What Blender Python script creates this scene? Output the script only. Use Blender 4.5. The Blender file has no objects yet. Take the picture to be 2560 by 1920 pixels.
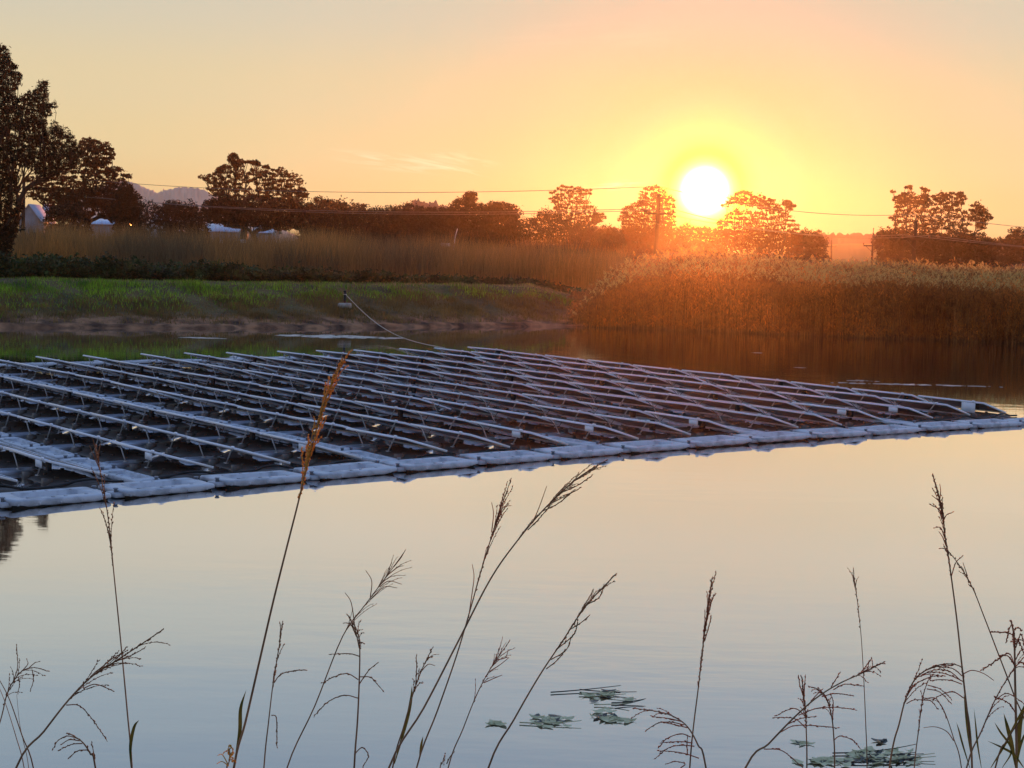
import bpy, math, random
import numpy as np
rng = np.random.default_rng(11)
random.seed(5)
SC = bpy.context.scene
COL = SC.collection

# ------------------------------------------------------------------ camera model
FPX, PIT, ROL, YAW = 3942.5, .0843, .0252, -.9110
U, BR, WB = 2.15, .666 * 2.15, .1801 * 2.15
X0, Y0 = -.7284 * 2.15, 25.6065 * 2.15
HZ = .40                                   # high edge of the panels above the water
CZ = 1.5696 * 2.15 + HZ                    # eye above the water
cp, sp, cr, sr = math.cos(PIT), math.sin(PIT), math.cos(ROL), math.sin(ROL)
CAM = np.array([0, 0, CZ])
Fv, Rv, Uv = np.array([0, cp, -sp]), np.array([1., 0, 0]), np.array([0, sp, cp])


def ray(px, py):
    x = (px - 1280) / FPX
    y = (960 - py) / FPX
    return Fv + (cr * x - sr * y) * Rv + (sr * x + cr * y) * Uv


def at_z(px, py, z=0.):
    d = ray(px, py)
    return CAM + d * ((z - CZ) / d[2])


def at_d(px, py, D):
    d = ray(px, py)
    return CAM + d * (D / d[1])


def project(P):
    P = np.asarray(P, float) - CAM
    d = P @ Fv
    xr, yu = P @ (cr * Rv + sr * Uv), P @ (-sr * Rv + cr * Uv)
    return 1280 + FPX * xr / d, 960 - FPX * yu / d


cam_d = bpy.data.cameras.new('camera')
cam = bpy.data.objects.new('camera', cam_d)
COL.objects.link(cam)
cam_d.sensor_width = 36
cam_d.lens = FPX / 2560 * 36
cam_d.clip_end = 20000
cam_d.clip_start = .05
from mathutils import Matrix
rx, ux = cr * Rv + sr * Uv, -sr * Rv + cr * Uv
cam.matrix_world = Matrix(((rx[0], ux[0], -Fv[0], 0), (rx[1], ux[1], -Fv[1], 0), (rx[2], ux[2], -Fv[2], CZ), (0, 0, 0, 1)))
SC.camera = cam

# ------------------------------------------------------------------ mesh helpers


class MB:
    """collects vertices and faces for one mesh"""

    def __init__(s):
        s.v, s.f, s.n, s.m = [], [], 0, []

    def add(s, V, Fc, mi=0):
        V = np.asarray(V, float).reshape(-1, 3)
        s.v.append(V)
        Fc = [np.asarray(q) for q in Fc] if isinstance(Fc, list) and Fc and np.ndim(Fc[0]) == 1 else [np.asarray(Fc)]
        for q in Fc:
            q = np.atleast_2d(q) + s.n
            s.f.append(q)
            s.m.append(np.full(len(q), mi))
        s.n += len(V)

    def box(s, c, d, rot=None, mi=0):
        x, y, z = d[0] / 2, d[1] / 2, d[2] / 2
        V = np.array([[-x, -y, -z], [x, -y, -z], [x, y, -z], [-x, y, -z], [-x, -y, z], [x, -y, z], [x, y, z], [-x, y, z]])
        if rot is not None:
            V = V @ np.asarray(rot).T
        s.add(V + np.asarray(c), np.array([[3, 2, 1, 0], [4, 5, 6, 7], [0, 1, 5, 4], [1, 2, 6, 5], [2, 3, 7, 6], [3, 0, 4, 7]]), mi)

    def tube(s, P, r, n=5, mi=0, cap=True):
        P = np.asarray(P, float)
        r = np.broadcast_to(np.asarray(r, float), (len(P),))
        T = np.gradient(P, axis=0)
        T /= np.linalg.norm(T, axis=1)[:, None] + 1e-12
        ref = np.array([0, 0, 1.]) if abs(T[:, 2]).mean() < .8 else np.array([1., 0, 0])
        A = np.cross(T, ref)
        A /= np.linalg.norm(A, axis=1)[:, None] + 1e-12
        B = np.cross(T, A)
        th = np.arange(n) * 2 * math.pi / n
        ring = P[:, None] + r[:, None, None] * (np.cos(th)[None, :, None] * A[:, None] + np.sin(th)[None, :, None] * B[:, None])
        V = ring.reshape(-1, 3)
        k = len(P)
        i = np.arange(k - 1)[:, None] * n
        j = np.arange(n)[None]
        q = np.stack([i + j, i + (j + 1) % n, i + n + (j + 1) % n, i + n + j], -1).reshape(-1, 4)
        s.add(V, q, mi)
        if cap:
            s.f.append(np.arange(n)[None, ::-1] + s.n - k * n)
            s.m.append(np.array([mi]))
            s.f.append(np.arange(n)[None] + s.n - n)
            s.m.append(np.array([mi]))

    def cards(s, C, A, B, mi=0):
        """diamond leaves: centre C, half axes A and B"""
        V = np.stack([C - A, C - B, C + A, C + B], 1).reshape(-1, 3)
        s.add(V, np.arange(len(C) * 4).reshape(-1, 4), mi)

    def loops(s, Ls, mi=0, close=(True, True)):
        n = len(Ls[0])
        V = np.concatenate(Ls)
        q = []
        for k in range(len(Ls) - 1):
            for j in range(n):
                q.append([k * n + j, k * n + (j + 1) % n, (k + 1) * n + (j + 1) % n, (k + 1) * n + j])
        s.add(V, np.array(q), mi)
        b = s.n - len(V)
        if close[0]:
            s.f.append(np.arange(n)[None, ::-1] + b)
            s.m.append(np.array([mi]))
        if close[1]:
            s.f.append(np.arange(n)[None] + b + (len(Ls) - 1) * n)
            s.m.append(np.array([mi]))

    def mesh(s, name, mats, smooth=False):
        V = np.concatenate(s.v)
        me = bpy.data.meshes.new(name)
        me.vertices.add(len(V))
        me.vertices.foreach_set('co', V.astype(np.float32).ravel())
        idx = np.concatenate([q.ravel() for q in s.f])
        ln = np.concatenate([np.full(len(q), q.shape[1]) for q in s.f])
        me.loops.add(len(idx))
        me.loops.foreach_set('vertex_index', idx.astype(np.int32))
        me.polygons.add(len(ln))
        st = np.concatenate([[0], np.cumsum(ln)[:-1]])
        me.polygons.foreach_set('loop_start', st.astype(np.int32))
        me.polygons.foreach_set('material_index', np.concatenate(s.m).astype(np.int32))
        if smooth:
            me.polygons.foreach_set('use_smooth', np.ones(len(ln), bool))
        for m in (mats if isinstance(mats, (list, tuple)) else [mats]):
            me.materials.append(m)
        me.update(calc_edges=True)
        me.validate()
        return me

    def build(s, name, mats, parent=None, smooth=False):
        return link(name, s.mesh(name, mats, smooth), parent)


def link(name, me, parent=None):
    o = bpy.data.objects.new(name, me)
    COL.objects.link(o)
    if parent is not None:
        o.parent = parent
    return o


def tag(o, label=None, cat=None, group=None, kind=None):
    for k, val in (('label', label), ('category', cat), ('group', group), ('kind', kind)):
        if val:
            o[k] = val
    return o


def thing(name, label, cat, loc=(0, 0, 0), rz=0., group=None):
    o = link(name, None)
    o.location = loc
    o.rotation_euler = (0, 0, rz)
    return tag(o, label, cat, group)


def copy_tree(o, parent=None):
    c = o.copy()
    COL.objects.link(c)
    c.parent = parent
    for ch in [k for k in KIDS.get(o.name, [])]:
        copy_tree(ch, c)
    return c


KIDS = {}


def note_kids(*roots):
    for r in roots:
        KIDS[r.name] = [o for o in bpy.data.objects if o.parent == r]
        note_kids(*KIDS[r.name])


ORD = ['first', 'second', 'third', 'fourth', 'fifth', 'sixth', 'seventh', 'eighth', 'ninth', 'tenth', 'eleventh', 'twelfth', 'thirteenth',
       'fourteenth', 'fifteenth', 'sixteenth', 'seventeenth', 'eighteenth', 'nineteenth', 'twentieth']


def smooth_path(P, k=6):
    """Catmull-Rom through the points"""
    P = np.asarray(P, float)
    if len(P) < 3:
        t = np.linspace(0, 1, k + 1)[:, None]
        return P[0] * (1 - t) + P[-1] * t
    Q = np.vstack([2 * P[0] - P[1], P, 2 * P[-1] - P[-2]])
    out = []
    for i in range(1, len(Q) - 2):
        for t in np.arange(k) / k:
            a, b, c, d = Q[i - 1], Q[i], Q[i + 1], Q[i + 2]
            out.append(.5 * (2 * b + (c - a) * t + (2 * a - 5 * b + 4 * c - d) * t * t + (3 * b - 3 * c + d - a) * t ** 3))
    out.append(P[-1])
    return np.array(out)


# ------------------------------------------------------------------ materials
def nd(nt, t, **kw):
    n = nt.nodes.new(t)
    for k, v in kw.items():
        setattr(n, k, v)
    return n


def ramp(nt, stops, src=None):
    r = nd(nt, 'ShaderNodeValToRGB')
    cr_ = r.color_ramp
    while len(cr_.elements) > 1:
        cr_.elements.remove(cr_.elements[-1])
    for i, (p, c) in enumerate(stops):
        e = cr_.elements[0] if i == 0 else cr_.elements.new(p)
        e.position = p
        e.color = tuple(c) + (1,) if len(c) == 3 else c
    if src is not None:
        nt.links.new(src, r.inputs[0])
    return r


def mat(name, c1, c2=None,  scale=4., rough=.7, metal=0., transl=0., tcol=None, bump=0., bscale=30., detail=4., coord='pos', spec=.3, stretch=(1, 1, 1), lo=.35, hi=.65, island=0.):
    m = bpy.data.materials.new(name)
    m.use_nodes = True
    nt = m.node_tree
    b = nt.nodes['Principled BSDF']
    b.inputs['Roughness'].default_value = rough
    b.inputs['Metallic'].default_value = metal
    b.inputs['Specular IOR Level'].default_value = spec
    if coord == 'pos':
        src = nd(nt, 'ShaderNodeNewGeometry').outputs['Position']
    else:
        src = nd(nt, 'ShaderNodeTexCoord').outputs['Object']
    mp = nd(nt, 'ShaderNodeMapping')
    mp.inputs['Scale'].default_value = stretch
    nt.links.new(src, mp.inputs[0])
    nz = nd(nt, 'ShaderNodeTexNoise')
    nz.inputs['Scale'].default_value = scale
    nz.inputs['Detail'].default_value = detail
    nt.links.new(mp.outputs[0], nz.inputs['Vector'])
    rp = ramp(nt, [(lo, c1), (hi, c2 or c1)], nz.outputs['Fac'])
    if island:
        gi = nd(nt, 'ShaderNodeNewGeometry')
        mv = nd(nt, 'ShaderNodeMapRange')
        mv.inputs[3].default_value = 1 - island
        mv.inputs[4].default_value = 1 + island
        nt.links.new(gi.outputs['Random Per Island'], mv.inputs[0])
        mm = nd(nt, 'ShaderNodeVectorMath', operation='SCALE')
        nt.links.new(rp.outputs[0], mm.inputs[0])
        nt.links.new(mv.outputs[0], mm.inputs['Scale'])
        rp = mm
    nt.links.new(rp.outputs[0], b.inputs['Base Color'])
    if bump:
        n2 = nd(nt, 'ShaderNodeTexNoise')
        n2.inputs['Scale'].default_value = bscale
        nt.links.new(mp.outputs[0], n2.inputs['Vector'])
        bp = nd(nt, 'ShaderNodeBump')
        bp.inputs['Strength'].default_value = bump
        bp.inputs['Distance'].default_value = .02
        nt.links.new(n2.outputs['Fac'], bp.inputs['Height'])
        nt.links.new(bp.outputs[0], b.inputs['Normal'])
    if transl:
        out = nt.nodes['Material Output']
        t = nd(nt, 'ShaderNodeBsdfTranslucent')
        if tcol:
            t.inputs[0].default_value = tuple(tcol) + (1,)
        else:
            nt.links.new(rp.outputs[0], t.inputs[0])
        mx = nd(nt, 'ShaderNodeMixShader')
        mx.inputs[0].default_value = transl
        nt.links.new(b.outputs[0], mx.inputs[1])
        nt.links.new(t.outputs[0], mx.inputs[2])
        nt.links.new(mx.outputs[0], out.inputs['Surface'])
    return m


M = {}
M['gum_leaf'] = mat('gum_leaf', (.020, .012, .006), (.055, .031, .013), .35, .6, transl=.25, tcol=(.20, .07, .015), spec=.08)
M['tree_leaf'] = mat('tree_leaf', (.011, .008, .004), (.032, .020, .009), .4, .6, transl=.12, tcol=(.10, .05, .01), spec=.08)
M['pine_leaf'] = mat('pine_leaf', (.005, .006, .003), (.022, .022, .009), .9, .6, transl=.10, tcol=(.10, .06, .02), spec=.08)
M['bark'] = mat('bark', (.025, .016, .011), (.07, .045, .032), 3, .9, stretch=(1, 1, .2))
M['palm_leaf'] = mat('palm_leaf', (.03, .04, .02), (.06, .07, .03), 1, .6)
M['grass'] = mat('bank_grass', (.085, .20, .012), (.33, .53, .04), .45, .8, transl=.35, island=.5)
M['dry_grass'] = mat('dry_grass', (.075, .055, .02), (.27, .18, .06), .8, .8, transl=.3, tcol=(.28, .18, .05))
M['sunlit_straw'] = mat('sunlit_straw_grass', (.20, .16, .07), (.38, .31, .14), .8, .8, transl=.3, island=.4)  # pale dry grass, its colour lightened to paint the sunlit track edge
M['cover'] = mat('weed_leaf', (.012, .024, .006), (.06, .09, .02), .8, .7, transl=.1, island=.5)
M['reed_brown'] = mat('dry_reed', (.16, .12, .06), (.52, .25, .07), .17, .8, transl=.25, lo=.40, hi=.60, island=.4)
M['reed_green'] = mat('reed_leaf', (.20, .09, .018), (.70, .25, .038), .36, .7, transl=.4, island=.6)
M['reed_stem'] = mat('reed_stem', (.13, .065, .022), (.34, .17, .055), 2, .7, transl=.2, island=.6)
M['plume'] = mat('reed_plume', (.24, .14, .035), (.46, .28, .075), 1.2, .8, transl=.6, tcol=(.98, .74, .28), island=.5)
M['white_float'] = mat('white_plastic', (.27, .285, .32), (.52, .54, .59), 3.5, .5, bump=.35, bscale=14, detail=8, coord='obj', spec=.3, lo=.34, hi=.56)
M['pale_float'] = mat('pale_plastic', (.22, .24, .29), (.38, .41, .48), 2.2, .5, bump=.25, bscale=9, coord='obj')
M['grey_float'] = mat('grey_plastic', (.075, .065, .06), (.15, .135, .125), 2.5, .55, bump=.25, bscale=7, coord='obj', spec=.3)
M['alu'] = mat('aluminium', (.80, .84, .92), (.88, .91, .97), 8, .4, metal=.1, coord='obj')
M['steel'] = mat('galvanised_steel', (.42, .41, .40), (.55, .54, .52), 12, .5, metal=.25, coord='obj')
M['back'] = mat('panel_back', (.16, .15, .16), (.20, .19, .2), 3, .6, coord='obj')
M['shade_grime'] = mat('waterline_shade_grime', (.006, .006, .005), (.02, .018, .015), 4, .7)  # shade of the undercut hull painted in, together with algae staining
M['black'] = mat('black_plastic', (.012, .012, .013), (.022, .022, .022), 6, .5)
M['plate'] = mat('white_plate', (.70, .74, .80), (.80, .83, .87), 5, .5, coord='obj')
M['pin'] = mat('grey_pin', (.20, .22, .26), (.28, .30, .33), 9, .6, coord='obj')
M['wood'] = mat('pole_wood', (.02, .012, .008), (.05, .03, .02), 2.5, .9, stretch=(1, 1, .12))
M['iron'] = mat('dark_iron', (.04, .035, .03), (.08, .07, .06), 5, .6, metal=.4)
M['porcelain'] = mat('insulator_glaze', (.12, .07, .05), (.18, .10, .07), 8, .25)
M['wire'] = mat('wire_metal', (.10, .09, .08), (.14, .12, .11), 3, .5, metal=.5)
M['wall'] = mat('painted_wall', (.30, .33, .40), (.42, .45, .53), .6, .8)
M['roof'] = mat('metal_roof', (.42, .52, .66), (.55, .65, .78), .5, .35, metal=.35)
M['dark_glass'] = mat('dark_glass', (.02, .025, .03), (.03, .035, .04), 2, .1)
M['concrete'] = mat('concrete', (.26, .24, .22), (.42, .40, .37), 5, .9)
M['rope'] = mat('pale_rope', (.50, .44, .36), (.62, .55, .45), 10, .9)
M['scum'] = mat('pale_scum', (.55, .50, .44), (.78, .72, .62), 3, .6)
M['litter'] = mat('dead_leaf', (.42, .40, .20), (.74, .68, .40), 9, .6, transl=.15)
M['litter_dark'] = mat('wet_leaf', (.02, .02, .016), (.06, .055, .04), 9, .35)
M['stalk'] = mat('dry_stem', (.15, .09, .055), (.32, .19, .11), 14, .7)
M['seed'] = mat('brown_seed', (.18, .10, .05), (.42, .23, .12), 40, .7, transl=.3, tcol=(.45, .2, .07))
M['seed_red'] = mat('red_seed', (.24, .075, .04), (.50, .17, .085), 40, .7, transl=.3, tcol=(.5, .14, .05))
M['seed_gold'] = mat('gold_seed', (.62, .36, .08), (.90, .58, .16), 50, .7, transl=.5, tcol=(.85, .48, .12))
M['blade'] = mat('grass_blade', (.03, .055, .012), (.09, .12, .03), 20, .6, transl=.3)


def glass_mat():
    m = bpy.data.materials.new('solar_cells')
    m.use_nodes = True
    nt = m.node_tree
    b = nt.nodes['Principled BSDF']
    tc = nd(nt, 'ShaderNodeTexCoord')
    br = nd(nt, 'ShaderNodeTexBrick')
    br.offset = 0
    br.inputs['Scale'].default_value = 1
    br.inputs['Brick Width'].default_value = .158
    br.inputs['Row Height'].default_value = .158
    br.inputs['Mortar Size'].default_value = .003
    br.inputs['Color1'].default_value = (.012, .016, .035, 1)
    br.inputs['Color2'].default_value = (.016, .02, .042, 1)
    br.inputs['Mortar'].default_value = (.25, .26, .3, 1)
    nt.links.new(tc.outputs['Object'], br.inputs[0])
    nt.links.new(br.outputs[0], b.inputs['Base Color'])
    b.inputs['Roughness'].default_value = .12
    return m


M['cells'] = glass_mat()


def water_mat():
    m = bpy.data.materials.new('pond_water')
    m.use_nodes = True
    nt = m.node_tree
    nt.nodes.remove(nt.nodes['Principled BSDF'])
    out = nt.nodes['Material Output']
    geo = nd(nt, 'ShaderNodeNewGeometry')
    mp = nd(nt, 'ShaderNodeMapping')
    mp.inputs['Scale'].default_value = (.5, 1.3, 1)
    nt.links.new(geo.outputs['Position'], mp.inputs[0])
    n1 = nd(nt, 'ShaderNodeTexNoise')
    n1.inputs['Scale'].default_value = 1.6
    n1.inputs['Detail'].default_value = 3
    nt.links.new(mp.outputs[0], n1.inputs['Vector'])
    n2 = nd(nt, 'ShaderNodeTexNoise')
    n2.inputs['Scale'].default_value = .11
    nt.links.new(geo.outputs['Position'], n2.inputs['Vector'])
    # calm near the bank, slightly ruffled in the far corner
    rg = ramp(nt, [(.45, (.25, .25, .25)), (.7, (1, 1, 1))], n2.outputs['Fac'])
    sx = nd(nt, 'ShaderNodeSeparateXYZ')
    nt.links.new(geo.outputs['Position'], sx.inputs[0])
    ys = nd(nt, 'ShaderNodeMapRange')
    ys.interpolation_type = 'SMOOTHSTEP'
    ys.inputs[1].default_value = 46
    ys.inputs[2].default_value = 56
    ys.inputs[3].default_value = 0
    ys.inputs[4].default_value = 1.6
    nt.links.new(sx.outputs[1], ys.inputs[0])
    xs_ = nd(nt, 'ShaderNodeMapRange')
    xs_.interpolation_type = 'SMOOTHSTEP'
    xs_.inputs[1].default_value = 0
    xs_.inputs[2].default_value = 5
    nt.links.new(sx.outputs[0], xs_.inputs[0])
    mk = nd(nt, 'ShaderNodeMath', operation='MULTIPLY_ADD')
    nt.links.new(ys.outputs[0], mk.inputs[0])
    nt.links.new(xs_.outputs[0], mk.inputs[1])
    nt.links.new(rg.outputs[0], mk.inputs[2])
    mu = nd(nt, 'ShaderNodeMath', operation='MULTIPLY')
    nt.links.new(n1.outputs['Fac'], mu.inputs[0])
    nt.links.new(mk.outputs[0], mu.inputs[1])
    bp = nd(nt, 'ShaderNodeBump')
    bp.inputs['Strength'].default_value = .10
    bp.inputs['Distance'].default_value = .05
    nt.links.new(mu.outputs[0], bp.inputs['Height'])
    fr = nd(nt, 'ShaderNodeFresnel')
    fr.inputs['IOR'].default_value = 1.45
    nt.links.new(bp.outputs[0], fr.inputs['Normal'])
    mr = nd(nt, 'ShaderNodeMapRange')
    mr.inputs[1].default_value = .0
    mr.inputs[2].default_value = .44
    mr.inputs[3].default_value = .33
    mr.inputs[4].default_value = .94
    nt.links.new(fr.outputs[0], mr.inputs[0])
    gl = nd(nt, 'ShaderNodeBsdfGlossy')
    gl.inputs['Roughness'].default_value = .03
    gl.inputs['Color'].default_value = (1, 1, 1, 1)
    nt.links.new(bp.outputs[0], gl.inputs['Normal'])
    df = nd(nt, 'ShaderNodeBsdfDiffuse')
    df.inputs['Color'].default_value = (.05, .045, .03, 1)
    mx = nd(nt, 'ShaderNodeMixShader')
    nt.links.new(mr.outputs[0], mx.inputs[0])
    nt.links.new(df.outputs[0], mx.inputs[1])
    nt.links.new(gl.outputs[0], mx.inputs[2])
    nt.links.new(mx.outputs[0], out.inputs['Surface'])
    return m


M['water'] = water_mat()

# ------------------------------------------------------------------ sky, sun, air
SUN = ray(1762, 477)
SUN = SUN / np.linalg.norm(SUN)
SUN_EL = math.asin(SUN[2])
SUN_AZ = math.atan2(SUN[0], SUN[1])

w = bpy.data.worlds.new('World')
SC.world = w
w.use_nodes = True
nt = w.node_tree
nt.nodes.clear()
wo = nd(nt, 'ShaderNodeOutputWorld')
tc = nd(nt, 'ShaderNodeTexCoord')
sky = nd(nt, 'ShaderNodeTexSky')
sky.sky_type = 'NISHITA'
sky.sun_disc = False
sky.sun_elevation = SUN_EL
sky.sun_rotation = SUN_AZ
sky.dust_density = 2.5
bg0 = nd(nt, 'ShaderNodeBackground')
bg0.inputs['Strength'].default_value = .005
nt.links.new(sky.outputs[0], bg0.inputs[0])
# evening air: warm band over the horizon, paler and bluer above
dirn = nd(nt, 'ShaderNodeVectorMath', operation='NORMALIZE')
nt.links.new(tc.outputs['Generated'], dirn.inputs[0])
sep = nd(nt, 'ShaderNodeSeparateXYZ')
nt.links.new(dirn.outputs[0], sep.inputs[0])
mz = nd(nt, 'ShaderNodeMapRange')
mz.inputs[1].default_value = 0
mz.inputs[2].default_value = 1.0
nt.links.new(sep.outputs[2], mz.inputs[0])
SKY_STOPS = [(0.0, (.76, .48, .22)), (.03, (.77, .57, .29)), (.06, (.755, .61, .345)), (.095, (.73, .61, .38)), (.15, (.63, .585, .455)), (.19, (.66, .63, .53)),
             (.23, (.58, .62, .59)), (.28, (.42, .53, .62)), (.33, (.35, .47, .61)), (.45, (.32, .48, .74)), (1.0, (.27, .48, .95))]
rs = ramp(nt, SKY_STOPS, mz.outputs[0])
rs.color_ramp.interpolation = 'EASE'
# glow round the sun
dp = nd(nt, 'ShaderNodeVectorMath', operation='DOT_PRODUCT')
dp.inputs[1].default_value = tuple(SUN)
nt.links.new(dirn.outputs[0], dp.inputs[0])
ac = nd(nt, 'ShaderNodeMath', operation='ARCCOSINE')
nt.links.new(dp.outputs['Value'], ac.inputs[0])
an = nd(nt, 'ShaderNodeMapRange')
an.inputs[1].default_value = 0
an.inputs[2].default_value = math.radians(24)
nt.links.new(ac.outputs[0], an.inputs[0])
GLOW_STOPS = [(0, (9, 8.5, 7)), (.024, (6, 5.6, 4)), (.032, (2.2, 2.1, 1.0)), (.040, (.9, .95, .22)), (.054, (.42, .50, .02)), (.072, (.14, .20, .07)), (.11, (.03, .06, .04)), (.16, (.0, .0, .0)),
              (.4, (0, 0, 0))]
gr = ramp(nt, GLOW_STOPS, an.outputs[0])
ad = nd(nt, 'ShaderNodeMixRGB', blend_type='ADD')
ad.inputs[0].default_value = 1
dim = ramp(nt, [(0, (1, 1, 1)), (.033, (1, 1, .8)), (.045, (.8, 1, .30)), (.062, (.6, .95, .25)), (.085, (.55, .70, .55)), (.133, (.60, .68, .74)), (.18, (.72, .77, .81)), (.245, (.84, .87, .88)),
                (.354, (.88, .92, .92)), (.43, (.92, .96, .96)), (.62, (1, 1, 1))], an.outputs[0])
mu_ = nd(nt, 'ShaderNodeMixRGB', blend_type='MULTIPLY')
mu_.inputs[0].default_value = 1
nt.links.new(rs.outputs[0], mu_.inputs[1])
nt.links.new(dim.outputs[0], mu_.inputs[2])
# the sky opposite the sunset is dimmer and pinker
aw = nd(nt, 'ShaderNodeMapRange')
aw.inputs[1].default_value = 0
aw.inputs[2].default_value = math.pi
nt.links.new(ac.outputs[0], aw.inputs[0])
away = ramp(nt, [(0, (1, 1, 1)), (.16, (1, 1, 1)), (.40, (.92, .92, .95)), (.60, (.74, .71, .74)), (1, (.62, .56, .58))], aw.outputs[0])
mu2 = nd(nt, 'ShaderNodeMixRGB', blend_type='MULTIPLY')
mu2.inputs[0].default_value = 1
nt.links.new(mu_.outputs[0], mu2.inputs[1])
nt.links.new(away.outputs[0], mu2.inputs[2])
nt.links.new(mu2.outputs[0], ad.inputs[1])
nt.links.new(gr.outputs[0], ad.inputs[2])
# thin wisps of cirrus


def wisp(px, py, half_w, half_h, tilt, amount, scale):
    d = ray(px, py)
    d /= np.linalg.norm(d)
    ux_ = np.cross(d, (0, 0, 1))
    ux_ /= np.linalg.norm(ux_)
    uy_ = np.cross(ux_, d)
    a, b = math.cos(tilt), math.sin(tilt)
    ax = a * ux_ + b * uy_
    ay = -b * ux_ + a * uy_
    comps = []
    for axis, hw in ((ax, half_w), (ay, half_h)):
        q = nd(nt, 'ShaderNodeVectorMath', operation='DOT_PRODUCT')
        q.inputs[1].default_value = tuple(axis)
        nt.links.new(dirn.outputs[0], q.inputs[0])
        k = nd(nt, 'ShaderNodeMath', operation='DIVIDE')
        nt.links.new(q.outputs['Value'], k.inputs[0])
        k.inputs[1].default_value = hw
        comps.append(k)
    cx = nd(nt, 'ShaderNodeCombineXYZ')
    nt.links.new(comps[0].outputs[0], cx.inputs[0])
    nt.links.new(comps[1].outputs[0], cx.inputs[1])
    ln = nd(nt, 'ShaderNodeVectorMath', operation='LENGTH')
    nt.links.new(cx.outputs[0], ln.inputs[0])
    fall = nd(nt, 'ShaderNodeMapRange')
    fall.interpolation_type = 'SMOOTHSTEP'
    fall.inputs[1].default_value = 1
    fall.inputs[2].default_value = .1
    fall.inputs[3].default_value = 0
    fall.inputs[4].default_value = amount
    nt.links.new(ln.outputs['Value'], fall.inputs[0])
    nz = nd(nt, 'ShaderNodeTexNoise')
    nz.inputs['Scale'].default_value = scale
    nz.inputs['Detail'].default_value = 5
    nz.inputs['Distortion'].default_value = .8
    mp = nd(nt, 'ShaderNodeMapping')
    mp.inputs['Scale'].default_value = (.8, 1.1, 1)
    mp.inputs['Location'].default_value = (px * .013, py * .017, 0)
    nt.links.new(cx.outputs[0], mp.inputs[0])
    nt.links.new(mp.outputs[0], nz.inputs['Vector'])
    st = ramp(nt, [(.42, (0, 0, 0)), (.72, (1, 1, 1))], nz.outputs['Fac'])
    mu = nd(nt, 'ShaderNodeMath', operation='MULTIPLY')
    nt.links.new(st.outputs[0], mu.inputs[0])
    nt.links.new(fall.outputs[0], mu.inputs[1])
    return mu


last = ad
for args in ((985, 405, .052, .0075, -.10, .9, 1.7), (1110, 415, .036, .0035, -.22, .95, 1.5), (1150, 395, .03, .006, -.12, .6, 1.6), (1540, 463, .022, .004, .12, .7, 1.5), (1480, 90, .10, .012, .05, .12, 1.8)):
    f_ = wisp(*args)
    mxw = nd(nt, 'ShaderNodeMixRGB', blend_type='MIX')
    nt.links.new(f_.outputs[0], mxw.inputs[0])
    nt.links.new(last.outputs[0], mxw.inputs[1])
    mxw.inputs[2].default_value = (1.0, .84, .60, 1)
    last = mxw
bg1 = nd(nt, 'ShaderNodeBackground')
bg1.inputs['Strength'].default_value = 1.0
nt.links.new(last.outputs[0], bg1.inputs[0])
ads = nd(nt, 'ShaderNodeAddShader')
nt.links.new(bg0.outputs[0], ads.inputs[0])
nt.links.new(bg1.outputs[0], ads.inputs[1])
nt.links.new(ads.outputs[0], wo.inputs['Surface'])

sl = bpy.data.lights.new('sun', 'SUN')
sl.energy = 4.6
sl.angle = math.radians(.5)
sl.color = (1, .25, .05)
so = bpy.data.objects.new('sun', sl)
COL.objects.link(so)
from mathutils import Vector
so.rotation_euler = Vector(tuple(-SUN)).to_track_quat('-Z', 'Y').to_euler()
so.location = tuple(SUN * 300)


# ------------------------------------------------------------------ ground, water
def yfar(x):
    return np.interp(x, [-400, -120, -60, -40, -22, -15.7, -9, -3, 2.4, 8.5, 15, 24.7, 40, 60, 120, 400],
                     [30, 40, 55, 60.8, 66.2, 68.6, 72.0, 76.7, 80.0, 79.0, 77.2, 74.6, 70, 61, 40, 30])


YN = 8.6


def hash_noise(x, y, s):
    return (np.sin(x * 1.7 * s + 1.3 * np.sin(y * 2.1 * s)) + np.sin(y * 1.3 * s + 1.7 * np.sin(x * .9 * s + 2)) + np.sin((x + y) * .8 * s + 4)) / 3


def ground_z(x, y):
    x, y = np.asarray(x, float), np.asarray(y, float)
    t = y - yfar(x)
    n1 = hash_noise(x, y, 1.9)
    n2 = hash_noise(x + 9, y, .45)
    tl = t + .25 * n1
    n3 = hash_noise(x + 3, y * 1.6, 5.3)
    tl = tl + .10 * n3
    left = np.interp(tl, [-3, -.6, 0, .25, 1.0, 1.6, 2.6, 8.2, 10.8, 15, 30], [-1.1, -.25, -.03, .14, .20, .34, .48, 1.80, 1.85, 1.45, 1.30]) + (.035 * n1 + .03 * n3 * (t < 3)) * ((t > -.3) & (t < 12))
    right = np.interp(t, [-4, 0, 12, 30], [-1.1, -.06, 1.2, 1.35])
    k = np.clip((x - 1.0) / 3.5, 0, 1)
    far = left * (1 - k) + right * k + .06 * n2 * (t > 12)
    tn = YN - y
    near = np.interp(tn, [-4, 0, 4.4, 30], [-1.1, -.03, 2.02, 2.15]) + .02 * n1
    z = np.where(y > 35, far, near)
    side = np.interp(np.abs(x), [0, 110, 125, 140], [-5, -5, 1.2, 1.4])
    return np.maximum(z, side)


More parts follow.
